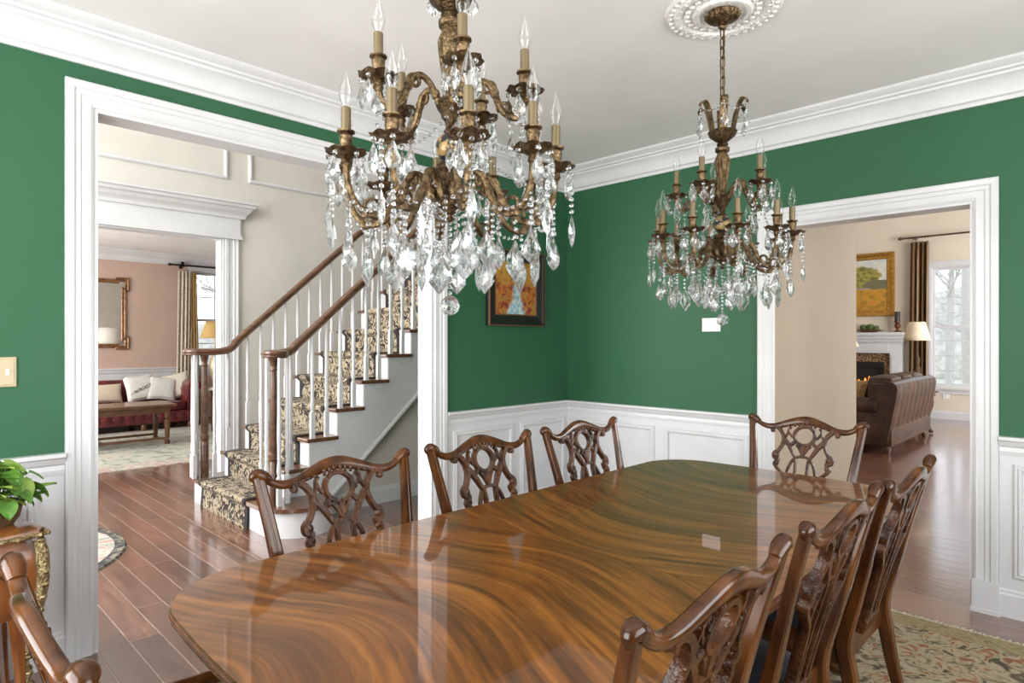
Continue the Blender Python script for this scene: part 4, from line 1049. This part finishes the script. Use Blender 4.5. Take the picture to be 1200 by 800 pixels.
# ================================================================== SMALL THINGS ON THE DINING WALLS
t = empty('outlet_plate', (1.27, -.003, 1.455), label='white double outlet plate set sideways high on the green wall', cat='outlet')
MB().box(-.066, -.006, 0, .066, .003, .092, .003).build('cover_plate', 'plastic', t, smooth=False)
for x in (-.030, .030):
    o = MB().box(x - .021, -.010, .026, x + .021, -.006, .066, .006).build('receptacle', 'plastic', t, smooth=False)
    b = MB()
    for dz in (.038, .053): b.box(x - .008, -.0105, dz - .0012, x + .002, -.0098, dz + .0012)
    b.box(x + .008, -.0105, .043, x + .012, -.0098, .048); b.build('slot', 'gray', o, smooth=False)
t = empty('light_switch', (.003, -3.628, 1.20), label='antique brass double light switch plate with ivory toggles on green wall', cat='light switch')
MB().box(-.003, -.062, 0, .005, .042, .124, .003).box(.004, -.054, .008, .008, .034, .116, .002).build('switch_plate', 'brass', t, smooth=False)
for y in (-.032, .012):
    MB().box(.007, y - .006, .050, .010, y + .006, .074).box(.008, y - .004, .060, .020, y + .004, .070).build('toggle', 'ivory', t, smooth=False)
t = empty('framed_painting', (.004, -.622, 1.50), label='autumn stream painting in a black frame on the green wall', cat='painting')
b = MB(); prof = [(0, .0), (0, .010), (.012, .014), (.060, .026), (.068, .034), (.082, .034), (.088, .02), (.088, 0)]
w_, h_ = .215, .195
b.mold([(0, -w_, .285 - h_), (0, w_, .285 - h_), (0, w_, .285 + h_), (0, -w_, .285 + h_)], prof, (1, 0, 0), 1, True); b.build('picture_frame', 'frameblack', t, smooth=False)
b = MB(); b.mold([(0, -w_, .285 - h_), (0, w_, .285 - h_), (0, w_, .285 + h_), (0, -w_, .285 + h_)], [(-.002, .008), (-.002, .012), (.008, .015), (.008, .008)], (1, 0, 0), 1, True)
b.mold([(0, -w_, .285 - h_), (0, w_, .285 - h_), (0, w_, .285 + h_), (0, -w_, .285 + h_)], [(.080, .034), (.080, .0365), (.0865, .0345), (.0865, .03)], (1, 0, 0), 1, True)
b.build('copper_edge', 'copper', t, smooth=False)
o = MB().box(-w_, -.004, -h_, w_, .004, h_).build('canvas', 'autumn', t, smooth=False); o.location = (.006, 0, .285); o.rotation_euler = (0, 0, R(90))

# ================================================================== COMMODE AND PLANT
t = empty('commode', (.26, -4.0, 0), label='marquetry commode with gilt bronze mounts below the light switch', cat='commode')
def comm(dx, grow, y_end=0):
    # plan outline: back on the wall, splayed serpentine sides, bowed front
    return [(-.25, .40 + grow), (-.10, .375 + grow), (.05, .385 + grow), (.17 + grow, .42 + grow), (.225 + grow, .40 + grow), (.25 + grow, .25), (.27 + grow, 0), (.25 + grow, -.25), (.225 + grow, -.40 - grow), (.17 + grow, -.42 - grow), (.05, -.385 - grow), (-.10, -.375 - grow), (-.25, -.40 - grow)]
def cplan(g): 
    p = comm(0, g); return [V((x, y, 0)) for x, y in p]
cz = .715
b = MB(); rings = []
for g, z_ in ((.004, cz - .034), (.012, cz - .03), (.018, cz - .018), (.014, cz - .004), (.008, cz)):
    rings.append([V((p.x, p.y, z_)) for p in cplan(g)])
b.loops(rings); b.build('commode_top', 'commode', t)
b = MB(); rings = []
for g, z_ in ((-.03, .40), (-.008, .44), (.006, .50), (.010, .56), (.0, .63), (-.022, .682)):
    rings.append([V((p.x, p.y, z_)) for p in cplan(g)])
b.loops(rings); body = b.build('commode_body', 'commode', t)
b = MB()
for k in range(5):
    y0 = .32 - .13 * k
    P = cr([(.262, y0, .56), (.268, y0 - .03, .585), (.27, y0 - .06, .555), (.27, y0 - .09, .53), (.272, y0 - .12, .56)], 5); b.tube(P, .0035, 5)
P = cr([(.05, .388, .54), (.10, .402, .57), (.14, .412, .53), (.10, .405, .50), (.06, .394, .52)], 5); b.tube(P, .0035, 5)
b.build('floral_inlay', 'inlay', body)
def ormolu(ys):
    b = MB()
    P = cr([(.222, ys * .415, .675), (.240, ys * .425, .62), (.245, ys * .425, .52), (.225, ys * .41, .40), (.205, ys * .385, .26), (.215, ys * .39, .12), (.235, ys * .405, .02)], 5)
    b.tube(P, lerp([.016, .022, .020, .014, .010, .010, .018], len(P)), 8)
    for k, p in enumerate(P[::2]):
        b.ball(p + V((.012, ys * .006, 0)), .014, 6, (1, 1, .7)); b.ball(p + V((-.012, ys * .010, .008)), .012, 6)
    return b.build('corner_mount', 'ormolu', t)
ormolu(1); ormolu(-1)
b = MB()
for y_ in (1, -1):
    pl = [p + V((0, 0, cz - .018)) for p in cplan(.020)]
    pl = pl[0:6] if y_ > 0 else pl[7:]
    P = cr(pl, 5); b = MB().tube(P, .008, 6)
    for p in P[::2]: b.ball(p + V((.004, 0, 0)), .011, 6, (1, 1, .9))
    b.build('top_mount', 'ormolu', t)

for sx, sy in ((.18, .36), (.18, -.36), (-.2, .35), (-.2, -.35)):
    P = cr([(sx, sy, .43), (sx + (.02 if sx > 0 else 0), sy * 1.03, .18), (sx + (.035 if sx > 0 else 0), sy * 1.06, 0)], 5)
    MB().tube(P, lerp([.035, .02, .016], len(P)), 8).build('leg', 'commode', t)
# potted plant in a basket
t = empty('potted_plant', (.33, -3.70, cz), label='leafy green pothos plant in a brown basket on the commode', cat='plant')
MB().lathe([(.0, 0), (.065, 0), (.085, .03), (.092, .065), (.096, .07), (.088, .072), (.07, .055), (0, .055)], (0, 0, 0), 20).build('basket', 'wicker', t)
random.seed(21)
def leaf_mesh(L_, W_):
    b = MB()
    def fn(u, v):
        x = (u * 2 - 1); y = v
        prof = math.sin(PI * min(1, (y * .92 + .08)) ** .75) ** .8 * (1 - .25 * y)
        return V((x * W_ * prof * .5, y * L_ - .12 * L_ * abs(x) * (1 - y) * (1 - y), .10 * L_ * abs(x) - .22 * L_ * y * y))
    return b.grid(fn, 6, 8)
lm = [leaf_mesh(.078, .074), leaf_mesh(.062, .058)]
leaf_data = []
for i, q in enumerate(lm):
    o = q.build('leaf', ('leafpale', 'leaf')[i]); leaf_data.append(o.data); bpy.data.objects.remove(o)
spec = []
for k in range(95):
    a = random.uniform(0, 2 * PI); r = random.uniform(.02, .12); h = random.uniform(.10, .24) - r * .35
    spec.append((a, r, max(.045, h)))
st = MB()
for k, (a, r, h) in enumerate(spec):
    d = V((math.cos(a), math.sin(a), 0)); p = d * r + V((0, 0, h))
    st.tube(cr([d * .02 + V((0, 0, .05)), d * r * .6 + V((0, 0, h * .8 + .01)), p], 4), .0018, 5)
    o = bpy.data.objects.new('leaf', leaf_data[0 if k % 3 == 0 else 1]); COL.objects.link(o); o.parent = t; o.location = p
    s_ = random.uniform(.8, 1.25); o.scale = (s_, s_, s_)
    o.rotation_euler = (random.uniform(-.9, .35), random.uniform(-.4, .4), a - PI / 2 + random.uniform(-.6, .6))
st.build('stems', 'leaf', t)

# ================================================================== LIVING ROOM
lr = empty('area_rug', (-6.0, -1.8, 0), label='pale green living room rug with floral border under the coffee table', cat='rug')
X0, X1, Y0, Y1 = -7.62, -4.38, -4.2, .55
on(lr, MB().box(X0 + .3, Y0 + .3, 0, X1 - .3, Y1 - .3, .010).build('rug_field', 'lrug', smooth=False))
b = MB(); b.box(X0, Y0, 0, X1, Y0 + .3, .010); b.box(X0, Y1 - .3, 0, X1, Y1, .010); b.box(X0, Y0 + .3, 0, X0 + .3, Y1 - .3, .010); b.box(X1 - .3, Y0 + .3, 0, X1, Y1 - .3, .010)
on(lr, b.build('rug_border', 'lrugborder', smooth=False))
# chesterfield
t = empty('chesterfield_sofa', (-7.83, -1.45, 0), label='oxblood red tufted leather chesterfield sofa against the pink wall', cat='sofa')
SL = 1.14     # half length
MB().box(-.40, -SL + .05, .11, .38, SL - .05, .30, .03).build('base', 'oxblood', t)
for k in range(2):
    y0 = -SL + .2 + k * (SL - .2); MB().box(-.2, y0 + .005, .30, .40, y0 + SL - .205, .44, .05).build('seat_cushion', 'oxblood', t)
def roll(x0, x1, y0, y1, r, z):  # scrolled top
    return MB().tube([(x0, y0, z), ((x0 + x1) / 2, (y0 + y1) / 2, z), (x1, y1, z)], r, 14)
bk = MB().box(-.42, -SL + .1, .25, -.22, SL - .1, .70, .05); b2 = bk; b2.tube([(-.33, -SL + .05, .69), (-.33, 0, .69), (-.33, SL - .05, .69)], .085, 14); bko = b2.build('back', 'oxblood', t)
for s in (-1, 1):
    am = MB().box(-.40, s * (SL - .09) - .09, .13, .36, s * (SL - .09) + .09, .66, .04); am.tube([(-.40, s * (SL - .06), .67), (0, s * (SL - .06), .67), (.37, s * (SL - .06), .67)], .10, 14); am.build('arm', 'oxblood', t)
# tufting: swags and buttons on the front apron
b = MB(); c = MB()
for k in range(15):
    y = -SL + .12 + k * (2 * SL - .24) / 14
    b.ball((.375, y, .205), .072, 10, (.28, 1.0, 1.1)); c.ball((.392, y + .08, .215), .011, 6)
b.build('tufted_apron', 'oxblood', t); c.build('tuft_buttons', 'oxblood', t)
for y in (-SL + .12, -.35, .35, SL - .12):
    for x in (.32, -.34): MB().lathe([(.025, .01), (.04, .03), (.045, .07), (.03, .11)], (x, y, 0), 10).build('foot', 'medwood', t)
def pillow(name, loc, w_, h_, th, rot, m, label, group='throw pillows on the chesterfield'):
    b = MB()
    def fn(s):
        def f(u, v):
            x, y = u * 2 - 1, v * 2 - 1; k = max(0, (1 - x ** 4) * (1 - y ** 4)) ** .5
            px = 1 - .10 * (1 - y * y) ; py = 1 - .10 * (1 - x * x)
            return V((s * th * .5 * k, x * w_ * .5 * (1 - .06 * (1 - abs(y))) * 1, y * h_ * .5 * (1 - .06 * (1 - abs(x)))))
        return f
    b.grid(fn(1), 12, 12); b.grid(fn(-1), 12, 12); bmesh.ops.remove_doubles(b.bm, verts=b.bm.verts, dist=.0005)
    o = b.build(name, m); o.location = loc; o.rotation_euler = rot; return tag(o, label, 'pillow', group)
pillow('throw_pillow', (-7.90, -1.53, .585), .46, .30, .15, (0, R(-18), 0), 'tanfabric', 'tan rectangular throw pillow at the mirror end of the red sofa')
p_ = pillow('throw_pillow', (-7.92, -1.03, .645), .46, .42, .15, (R(5), R(-20), R(6)), 'whitefabric', 'white square throw pillow with embroidered branches on the red sofa')
b = MB()
for k in range(5):
    y0 = -.2 + .08 * k; P = cr([(.075, y0, -.12 + .03 * k), (.08, y0 + .05, -.08 + .02 * k), (.078, y0 + .1, -.06 + .035 * k), (.07, y0 + .15, .0 + .02 * k)], 4); b.tube(P, .004, 5)
    b.ball(P[len(P) // 2] + V((0, 0, .012)), .012, 6)
b.build('branch_embroidery', 'twig', p_)
pillow('throw_pillow', (-7.84, -.74, .63), .40, .38, .14, (R(-8), R(-20), R(-10)), 'greyfabric', 'pale grey patterned throw pillow between white and cream ones')
pillow('throw_pillow', (-7.86, -.52, .655), .42, .42, .15, (R(14), R(-16), R(-14)), 'creamfabric', 'cream throw pillow leaning in the sofa corner by the drape')
# coffee table
t = empty('coffee_table', (-6.18, -2.0, .0), label='dark wood coffee table with turned legs and stretcher in the living room', cat='coffee table')
MB().box(-.34, -.86, .515, .34, .86, .55, .010).build('table_top', 'medwood', t, smooth=False)
MB().box(-.28, -.79, .43, .28, .79, .515).build('apron', 'medwood', t, smooth=False)
for sx in (-1, 1):
    for sy in (-1, 1):
        MB().lathe([(.030, .01), (.036, .02), (.036, .06), (.02, .07), (.022, .085), (.028, .10), (.034, .28), (.036, .34), (.02, .355), (.034, .37), (.036, .44)], (sx * .25, sy * .76, 0), 12).build('leg', 'medwood', t)
MB().box(-.25, -.02, .075, -.02 + .27, .02, .105).box(-.27, -.76, .075, -.23, .76, .105).box(.23, -.76, .075, .27, .76, .105).build('stretcher', 'medwood', t, smooth=False)
# mirror
t = empty('wall_mirror', (PX + .003, -1.50, 1.255), label='mirror with notched brown gilt frame on the pink wall', cat='mirror')
hw, hh, nt_, dn = .42, .525, .11, .12
shape = [(-hw + .09, 0), (-hw, 0), (-hw, .14), (-hw + .05, .14), (-hw + .05, 2 * hh + .12 - .14), (-hw, 2 * hh + .12 - .14), (-hw, 2 * hh + .12), (-hw + .09 + .05, 2 * hh + .12), (-hw + .14, 2 * hh + .09)]
H2 = 1.17
outl = [(-hw, 0), (-hw + .20, 0), (-hw + .20, .03), (hw - .20, .03), (hw - .20, 0), (hw, 0), (hw, .22), (hw - .045, .22), (hw - .045, H2 - .22), (hw, H2 - .22), (hw, H2), (hw - .20, H2), (hw - .20, H2 - .03), (-hw + .20, H2 - .03), (-hw + .20, H2), (-hw, H2), (-hw, H2 - .22), (-hw + .045, H2 - .22), (-hw + .045, .22), (-hw, .22)]
MB().mold([(0, y, z_) for y, z_ in outl], [(0, 0), (0, .03), (.012, .04), (.03, .03), (.045, .034), (.06, .03), (.066, .012), (.066, 0)], (1, 0, 0), -1, True).build('mirror_frame', 'mirrorframe', t, smooth=False)
MB().box(0, -hw + .06, .06, .010, hw - .06, H2 - .06).build('mirror_glass', 'mirror', t, smooth=False)
# drape and rod
def drape(t, name, m, path_fn, z0, z1, amp, folds, flare=0):
    b = MB(); n = folds * 8
    def fn(u, v):
        s = u * 2 * PI * folds; a = amp * (1 + flare * (1 - v)); off = a * math.sin(s) + .3 * a * math.sin(2.3 * s + 1)
        p, nn = path_fn(u, v); return p + nn * off + V((0, 0, z0 + (z1 - z0) * v))
    b.grid(fn, n, 10); o = b.build(name, m, t, angle=80); sm = o.modifiers.new('thick', 'SOLIDIFY'); sm.thickness = .004; return o
t = empty('curtain', (PX + .10, -.30, 0), label='cream patterned drape with gold lining beside the living room window', cat='curtain')
drape(t, 'drape_panel', 'drape', lambda u, v: (V((0, -.06 + .23 * u - (.04 * (1 - v)), 0)), V((1, 0, 0))), .01, 2.60, .028, 4, .3)
drape(t, 'drape_lining', 'goldlining', lambda u, v: (V((-.012, .15 + (.09 + .07 * (1 - v)) * u, 0)), V((1, 0, 0))), .01, 2.60, .022, 3, .3)
t = empty('curtain_rod', (PX, -.43, 2.70), label='black iron curtain rod with finial over the living room window', cat='curtain rod')
MB().tube([(.10, -.02, 0), (.10, .8, 0), (.10, 1.75, 0)], .016, 10).build('rod', 'black', t)
MB().lathe([(.016, 0), (.024, .01), (.018, .02), (.028, .04), (.020, .06), (.004, .075)], (0, 0, 0), 10).xf(Matrix.Translation((.10, -.02, 0)) @ Matrix.Rotation(R(90), 4, 'X')).build('finial', 'black', t)
for y in (.14, 1.6): MB().box(.0, y - .025, -.05, .012, y + .025, .07).box(.0, y - .012, -.02, .12, y + .012, .01).box(.085, y - .02, -.03, .12, y + .02, .06).build('bracket', 'black', t, smooth=False)
# end table with a lamp
t = empty('end_table', (-6.93, -.18, 0), label='dark wood end table with shelf between sofa and window', cat='end table')
MB().box(-.27, -.24, .60, .27, .24, .64, .008).box(-.25, -.22, .52, .25, .22, .60).build('table_top', 'darkwood', t, smooth=False)
MB().box(-.24, -.21, .20, .24, .21, .23).build('shelf', 'darkwood', t, smooth=False)
for sx in (-1, 1):
    for sy in (-1, 1): MB().lathe([(.016, .01), (.022, .1), (.022, .5), (.026, .55)], (sx * .22, sy * .19, 0), 8).build('leg', 'darkwood', t)
def lamp(name, loc, h0, prof, r0, r1, sh, label, bm_, sm_, pleat=0, seg=48):
    t = empty(name, loc, label=label, cat='lamp')
    MB().lathe(prof, (0, 0, 0), 20).build('lamp_base', bm_, t)
    b = MB(); rings = []
    for k in range(5):
        f = k / 4; ring = []
        for i in range(seg):
            a = 2 * PI * i / seg; r = (r0 + (r1 - r0) * f) * (1 + (pleat if i % 2 else 0)); ring.append((r * math.cos(a), r * math.sin(a), h0 + sh * f))
        rings.append(ring)
    b.loops(rings, cap=False); o = b.build('lamp_shade', sm_, t, angle=60 if not pleat else 5); m_ = o.modifiers.new('thick', 'SOLIDIFY'); m_.thickness = .004
    MB().lathe([(.004, prof[-1][1]), (.004, h0 + sh * .7), (.02, h0 + sh * .75), (.012, h0 + sh * .98), (.008, h0 + sh * 1.05)], (0, 0, 0), 8).build('harp', bm_, t)
    return t
lamp('table_lamp', (-6.93, -.25, .64), .80, [(.0, 0), (.09, 0), (.09, .02), (.03, .04), (.02, .1), (.06, .2), (.09, .34), (.07, .48), (.02, .58), (.015, .78)], .215, .13, .26, 'table lamp with pleated gold shade on the dark end table by the living room window', 'brass', 'shadegold', .03, 72)
lamp('table_lamp', (-3.95, -.30, .85), .48, [(0, 0), (.10, 0), (.10, .03), (.05, .06), (.11, .15), (.12, .25), (.05, .36), (.02, .40), (.015, .50)], .26, .25, .36, 'white drum lamp on gold base, seen reflected in the living room mirror', 'gold', 'shadewhite')
t = empty('console_table', (-3.86, -.30, 0), label='dark console table against the inside of the living room wall', cat='console table')
MB().box(-.28, -.5, .80, .28, .5, .85, .008).build('table_top', 'darkwood', t, smooth=False)
for sx in (-1, 1):
    for sy in (-1, 1): MB().box(sx * .24 - .025, sy * .45 - .025, 0, sx * .24 + .025, sy * .45 + .025, .80).build('leg', 'darkwood', t, smooth=False)

# ================================================================== FAMILY ROOM
# fireplace
t = empty('fireplace', (-.55, FY, 0), label='white fireplace mantel with brown granite surround and gas fire', cat='fireplace')
b = MB(); b.box(-1.0, -.22, 1.44, .955, -.002, 1.50); b.box(-1.03, -.26, 1.50, .985, -.002, 1.56, .01); b.box(-.97, -.18, 1.38, .95, -.002, 1.44)
b.build('mantel_shelf', 'white', t, smooth=False)
b = MB()
for x0, x1 in ((-.95, -.745), (.725, .93)): b.box(x0, -.13, .18, x1, -.002, 1.17); b.box(x0 + .03, -.145, .2, x1 - .03, -.13, 1.1); b.box(x0 - .02, -.15, 0, x1 + .02, -.002, .18)
b.box(-.95, -.13, 1.17, .93, -.002, 1.38); b.box(-.72, -.145, 1.21, .70, -.13, 1.34)
b.build('mantel_surround', 'white', t, smooth=False)
b = MB(); b.box(-.745, -.06, 0, -.60, -.002, 1.17); b.box(.62, -.06, 0, .725, -.002, 1.17); b.box(-.60, -.06, 1.0, .62, -.002, 1.17)
b.build('granite_surround', 'granite', t, smooth=False)
b = MB(); b.box(-.60, -.05, .90, .62, -.012, 1.0); b.box(-.60, -.05, .30, -.54, -.012, .9); b.box(.56, -.05, .30, .62, -.012, .9); b.box(-.60, -.05, .0, .62, -.012, .30); b.box(-.60, -.012, 0, .62, -.002, 1.0)
b.build('firebox', 'firebox', t, smooth=False)
b = MB()
for k in range(6): b.tube([(-.4 + .15 * k, -.04, .50), (-.32 + .15 * k, -.03, .56 + .02 * (k % 2)), (-.2 + .15 * k, -.04, .58)], .03, 8)
b.build('gas_logs', 'twig', t)
b = MB()
for k in range(9): b.lathe([(.0, 0), (.03, .02), (.026, .05), (.012, .07 + .03 * (k % 3)), (0, .09 + .035 * (k % 3))], (-.36 + .09 * k + .02 * (k % 2), -.045, .57), 8)
b.build('flame', 'flame', t)
# painting over the mantel
t = empty('framed_painting', (-.55, FY - .004, 1.86), label='landscape painting with autumn trees in a wide gold frame over the fireplace', cat='painting')
w_, z0_, z1_ = .65, .14, 1.09
MB().mold([(-w_, 0, z0_), (w_, 0, z0_), (w_, 0, z1_), (-w_, 0, z1_)], [(0, 0), (0, .02), (.02, .03), (.05, .03), (.09, .055), (.12, .06), (.13, .03), (.13, 0)], (0, -1, 0), 1, True).build('picture_frame', 'gold', t, smooth=False)
o = MB().box(-w_, -.006, z0_, w_, .0, z1_).build('canvas', 'meadow', t, smooth=False); o.location = (0, -.008, 0)
# mantel ornaments
t = empty('candle_holder', (.30, FY - .13, 1.56), label='aged copper candle holder with dark pillar candle at the end of the mantel', cat='candle holder')
MB().lathe([(0, 0), (.07, 0), (.075, .015), (.03, .03), (.02, .06), (.05, .10), (.055, .13), (.03, .17), (.06, .185), (.06, .195), (0, .195)], (0, 0, 0), 16).build('holder', 'coppercup', t)
MB().lathe([(0, .195), (.045, .195), (.045, .37), (.04, .38), (0, .375)], (0, 0, 0), 16).build('candle', 'candle', t)
t = empty('moss_bowl', (-.17, FY - .13, 1.56), label='low brown bowl of green moss balls on the mantel below the landscape', cat='bowl')
MB().lathe([(0, 0), (.10, 0), (.2, .04), (.21, .05), (.19, .05), (.1, .015), (0, .015)], (0, 0, 0), 20).build('bowl', 'coppercup', t)
for x, r in ((-.10, .065), (.02, .07), (.12, .055)):
    MB().ball((x, 0, .03 + r), r, 10).build('moss_ball', 'moss', t)
# curtain and rod
t = empty('curtain', (.62, FY - .12, 0), label='tall brown silk curtain panel beside the family room window', cat='curtain')
drape(t, 'drape_panel', 'browndrape', lambda u, v: (V((-.11 - .04 * (1 - v) + (.28 + .03 * (1 - v)) * u, 0, 0)), V((0, 1, 0))), .01, 3.20, .05, 4, .3)
t = empty('curtain_rod', (.40, FY - .12, 3.285), label='dark brown curtain rod high over the family room window', cat='curtain rod')
MB().tube([(0, 0, 0), (1.2, 0, 0), (2.6, 0, 0)], .016, 10).build('rod', 'darkwood', t)
MB().lathe([(.016, 0), (.026, .01), (.018, .02), (.036, .05), (.024, .08), (.004, .10)], (0, 0, 0), 10).xf(Matrix.Rotation(R(-90), 4, 'Y')).build('finial', 'darkwood', t)
for x in (.17, 2.4): MB().box(x - .02, -.03, -.03, x + .02, .115, .0).build('bracket', 'darkwood', t, smooth=False)
b = MB()
for k in range(7):
    P = [(.08 + .05 * k + .0 * i, .024 * math.cos(i * PI / 6), -.004 + .024 * math.sin(i * PI / 6)) for i in range(12)]; b.tube([V(p) for p in P], .004, 6, V((1, 0, 0)), 1, True)
b.build('curtain_rings', 'darkwood', t)
# leather sofa seen from its end and back
t = empty('leather_sofa', (.83, 5.72, 0), label='brown leather rolled-arm sofa with pleated back in front of the fireplace', cat='sofa')
HLs = 1.10
def pleated():
    def fn(u, v):
        y = -HLs + 2 * HLs * u; z_ = .15 + .72 * v
        x = .40 + .02 * abs(math.sin(u * PI * 9)) + .13 * v - .06 * max(0, v - .85) * 4
        return V((x, y, z_))
    return MB().grid(fn, 66, 8)
b = pleated(); b.poly([(.20, -HLs + .004, .15), (.402, -HLs + .004, .15), (.515, -HLs + .004, .80), (.50, -HLs + .004, .86), (.20, -HLs + .004, .86)], (0, 2 * HLs - .008, 0)); b.tube([(.43, -HLs, .81), (.43, 0, .83), (.43, HLs, .81)], .085, 12); b.build('back', 'brownleather', t)
MB().box(-.48, -HLs + .02, .10, .45, HLs - .02, .34, .03).build('base', 'brownleather', t)
for s in (-1, 1):
    a = MB().box(-.48, s * (HLs - .10) - .10, .10, .36, s * (HLs - .10) + .10, .56, .03); a.tube([(-.50, s * (HLs - .09), .575), (-.1, s * (HLs - .09), .575), (.30, s * (HLs - .09), .575)], .115, 14); ao = a.build('arm', 'brownleather', t)
    nb = MB()
    for k in range(10):
        an = 2 * PI * k / 10; nb.ball((-.50, s * (HLs - .09) + .095 * math.cos(an), .575 + .095 * math.sin(an)), .010, 6)
    nb.build('nailheads', 'nail', ao)
for k in range(3):
    y0 = -HLs + .22 + k * .59; MB().box(-.46, y0, .34, .22, y0 + .58, .48, .05).build('seat_cushion', 'brownleather', t)
    def bc(u, v, y0=y0):
        a = 2 * PI * u; return V((.22 + .10 * math.cos(a) - .10 * 0 , y0 + .29 + .29 * (1 if v > .5 else -1) * min(1, abs(v - .5) * 2.2), .70 + .24 * math.sin(a)))
    c = MB().box(.10, y0 + .01, .48, .42, y0 + .57, .955, .11); c.build('back_cushion', 'brownleather', t)
for x in (-.4, .38):
    for y in (-HLs + .1, HLs - .1): MB().lathe([(.02, 0), (.035, .02), (.04, .06), (.03, .11)], (x, y, 0), 10).build('foot', 'darkwood', t)
o = pillow('throw_pillow', (.72, 5.02, .68), .46, .42, .17, (0, R(14), R(60)), 'goldfabric', 'gold throw pillow on the brown leather sofa', 'pillow on the leather sofa')
del o['group']
# end table with ornate dark lamp beyond the sofa
t = empty('end_table', (1.02, 7.22, 0), label='dark end table with claw feet at the far end of the leather sofa', cat='end table')
MB().lathe([(0, .62), (.28, .62), (.29, .635), (.28, .65), (0, .65)], (0, 0, 0), 28).lathe([(0, .56), (.24, .56), (.24, .62), (0, .62)], (0, 0, 0), 28).build('table_top', 'darkwood', t)
for a in (-20, 70, 160, 250):
    d = V((math.cos(R(a)), math.sin(R(a)), 0)); P = cr([d * .20 + V((0, 0, .60)), d * .22 + V((0, 0, .45)), d * .16 + V((0, 0, .2)), d * .20 + V((0, 0, .05))], 5)
    lb = MB().tube(P, lerp([.03, .026, .018, .022], len(P)), 8, V((1, 0, 0))); lb.ball(d * .21 + V((0, 0, .032)), .034, 8, (1, 1, .92)); lb.build('leg', 'darkwood', t)
lamp('table_lamp', (1.02, 7.22, .65), .752, [(0, 0), (.09, 0), (.09, .02), (.03, .05), (.02, .09), (.05, .14), (.035, .22), (.055, .30), (.03, .38), (.045, .46), (.02, .54), (.015, .74)], .185, .115, .285, 'table lamp with cream shade and dark twisted base beside the brown curtain', 'bronze_dark', 'shadecream')
t = empty('end_table', (-.16, 7.65, 0), label='dark pedestal table at the left near the fireplace', cat='end table')
MB().lathe([(0, 0), (.22, 0), (.2, .03), (.05, .06), (.035, .3), (.05, .58), (.28, .60), (.28, .64), (0, .64)], (0, 0, 0), 24).build('pedestal_top', 'darkwood', t)
lamp('table_lamp', (-.16, 7.65, .64), .66, [(0, 0), (.09, 0), (.09, .02), (.03, .05), (.06, .2), (.07, .35), (.02, .5), (.015, .65)], .25, .13, .30, 'table lamp with cream shade half hidden by the beige wall edge', 'bronze_dark', 'shadecream')
t = empty('outlet_plate', (1.03, FY - .003, .36), label='white outlet plate low on the wall under the family room window', cat='outlet')
MB().box(-.05, -.008, 0, .05, .003, .115, .003).build('cover_plate', 'plastic', t, smooth=False)
for z_ in (.035, .08): MB().box(-.018, -.011, z_ - .015, .018, -.007, z_ + .015, .004).build('receptacle', 'plastic', t, smooth=False)

# ================================================================== TREES OUTSIDE
def bare_tree(loc, h, seed, label, r=.09):
    rnd = random.Random(seed); t = empty('bare_tree', loc, label=label, cat='tree', group='bare winter trees outside the windows')
    br = MB(); tr = MB()
    tr.tube(cr([(0, 0, 0), (rnd.uniform(-.1, .1), rnd.uniform(-.1, .1), h * .35), (rnd.uniform(-.2, .2), rnd.uniform(-.2, .2), h * .7), (rnd.uniform(-.3, .3), rnd.uniform(-.3, .3), h)], 5), lerp([r, r * .8, r * .5, r * .1], 16), 8)
    def branch(p, d, l, rr, dep):
        q = p + d * l; md = p.lerp(q, .5) + V((rnd.uniform(-.08, .08), rnd.uniform(-.08, .08), rnd.uniform(-.02, .1))) * l
        br.tube(cr([p, md, q], 3), lerp([rr, rr * .5], 7), 5, V((.3, .5, .8)))
        if dep > 0:
            for k in range(4):
                f = rnd.uniform(.3, 1); e = (d + V((rnd.uniform(-.8, .8), rnd.uniform(-.8, .8), rnd.uniform(-.3, .7)))).normalized()
                branch(p.lerp(q, f), e, l * rnd.uniform(.4, .65), rr * .5, dep - 1)
    for k in range(9):
        z_ = h * rnd.uniform(.25, .95); a = rnd.uniform(0, 2 * PI)
        branch(V((0, 0, z_)), V((math.cos(a), math.sin(a), rnd.uniform(.2, .8))).normalized(), h * .28 * (1.2 - z_ / h), r * .4, 2)
    tr.build('trunk', 'barktree', t); br.build('branches', 'barktree', t)
bare_tree((.62, 14.6, -.5), 7.5, 3, 'thick bare tree trunk outside the family room window', .13)
bare_tree((-.6, 19.5, -.5), 8, 5, 'slender bare tree further out beyond the family room window', .11)
bare_tree((1.4, 21.5, -.5), 8, 8, 'bare tree farthest out beyond the family room window', .12)
bare_tree((-14.8, 3.4, -.5), 6.0, 12, 'small bare tree outside the living room window', .10)
woods = MB()
rw_ = random.Random(4)
for k in range(70):
    x = -26 + rw_.uniform(0, 34); y = 33 + rw_.uniform(0, 5); h = rw_.uniform(3.5, 7)
    woods.ball((x, y, h * .35 - .5), h * .5, 8, (.55, .4, 1))
for k in range(30):
    x = -36 - rw_.uniform(0, 5); y = 2 + rw_.uniform(0, 26); h = rw_.uniform(2.5, 4.5)
    woods.ball((x, y, h * .35 - .5), h * .5, 8, (.55, .5, 1))
o = woods.build('woods', 'hedge'); tag(o, 'hazy grey-brown line of winter woods far outside the windows', 'woods', kind='stuff')
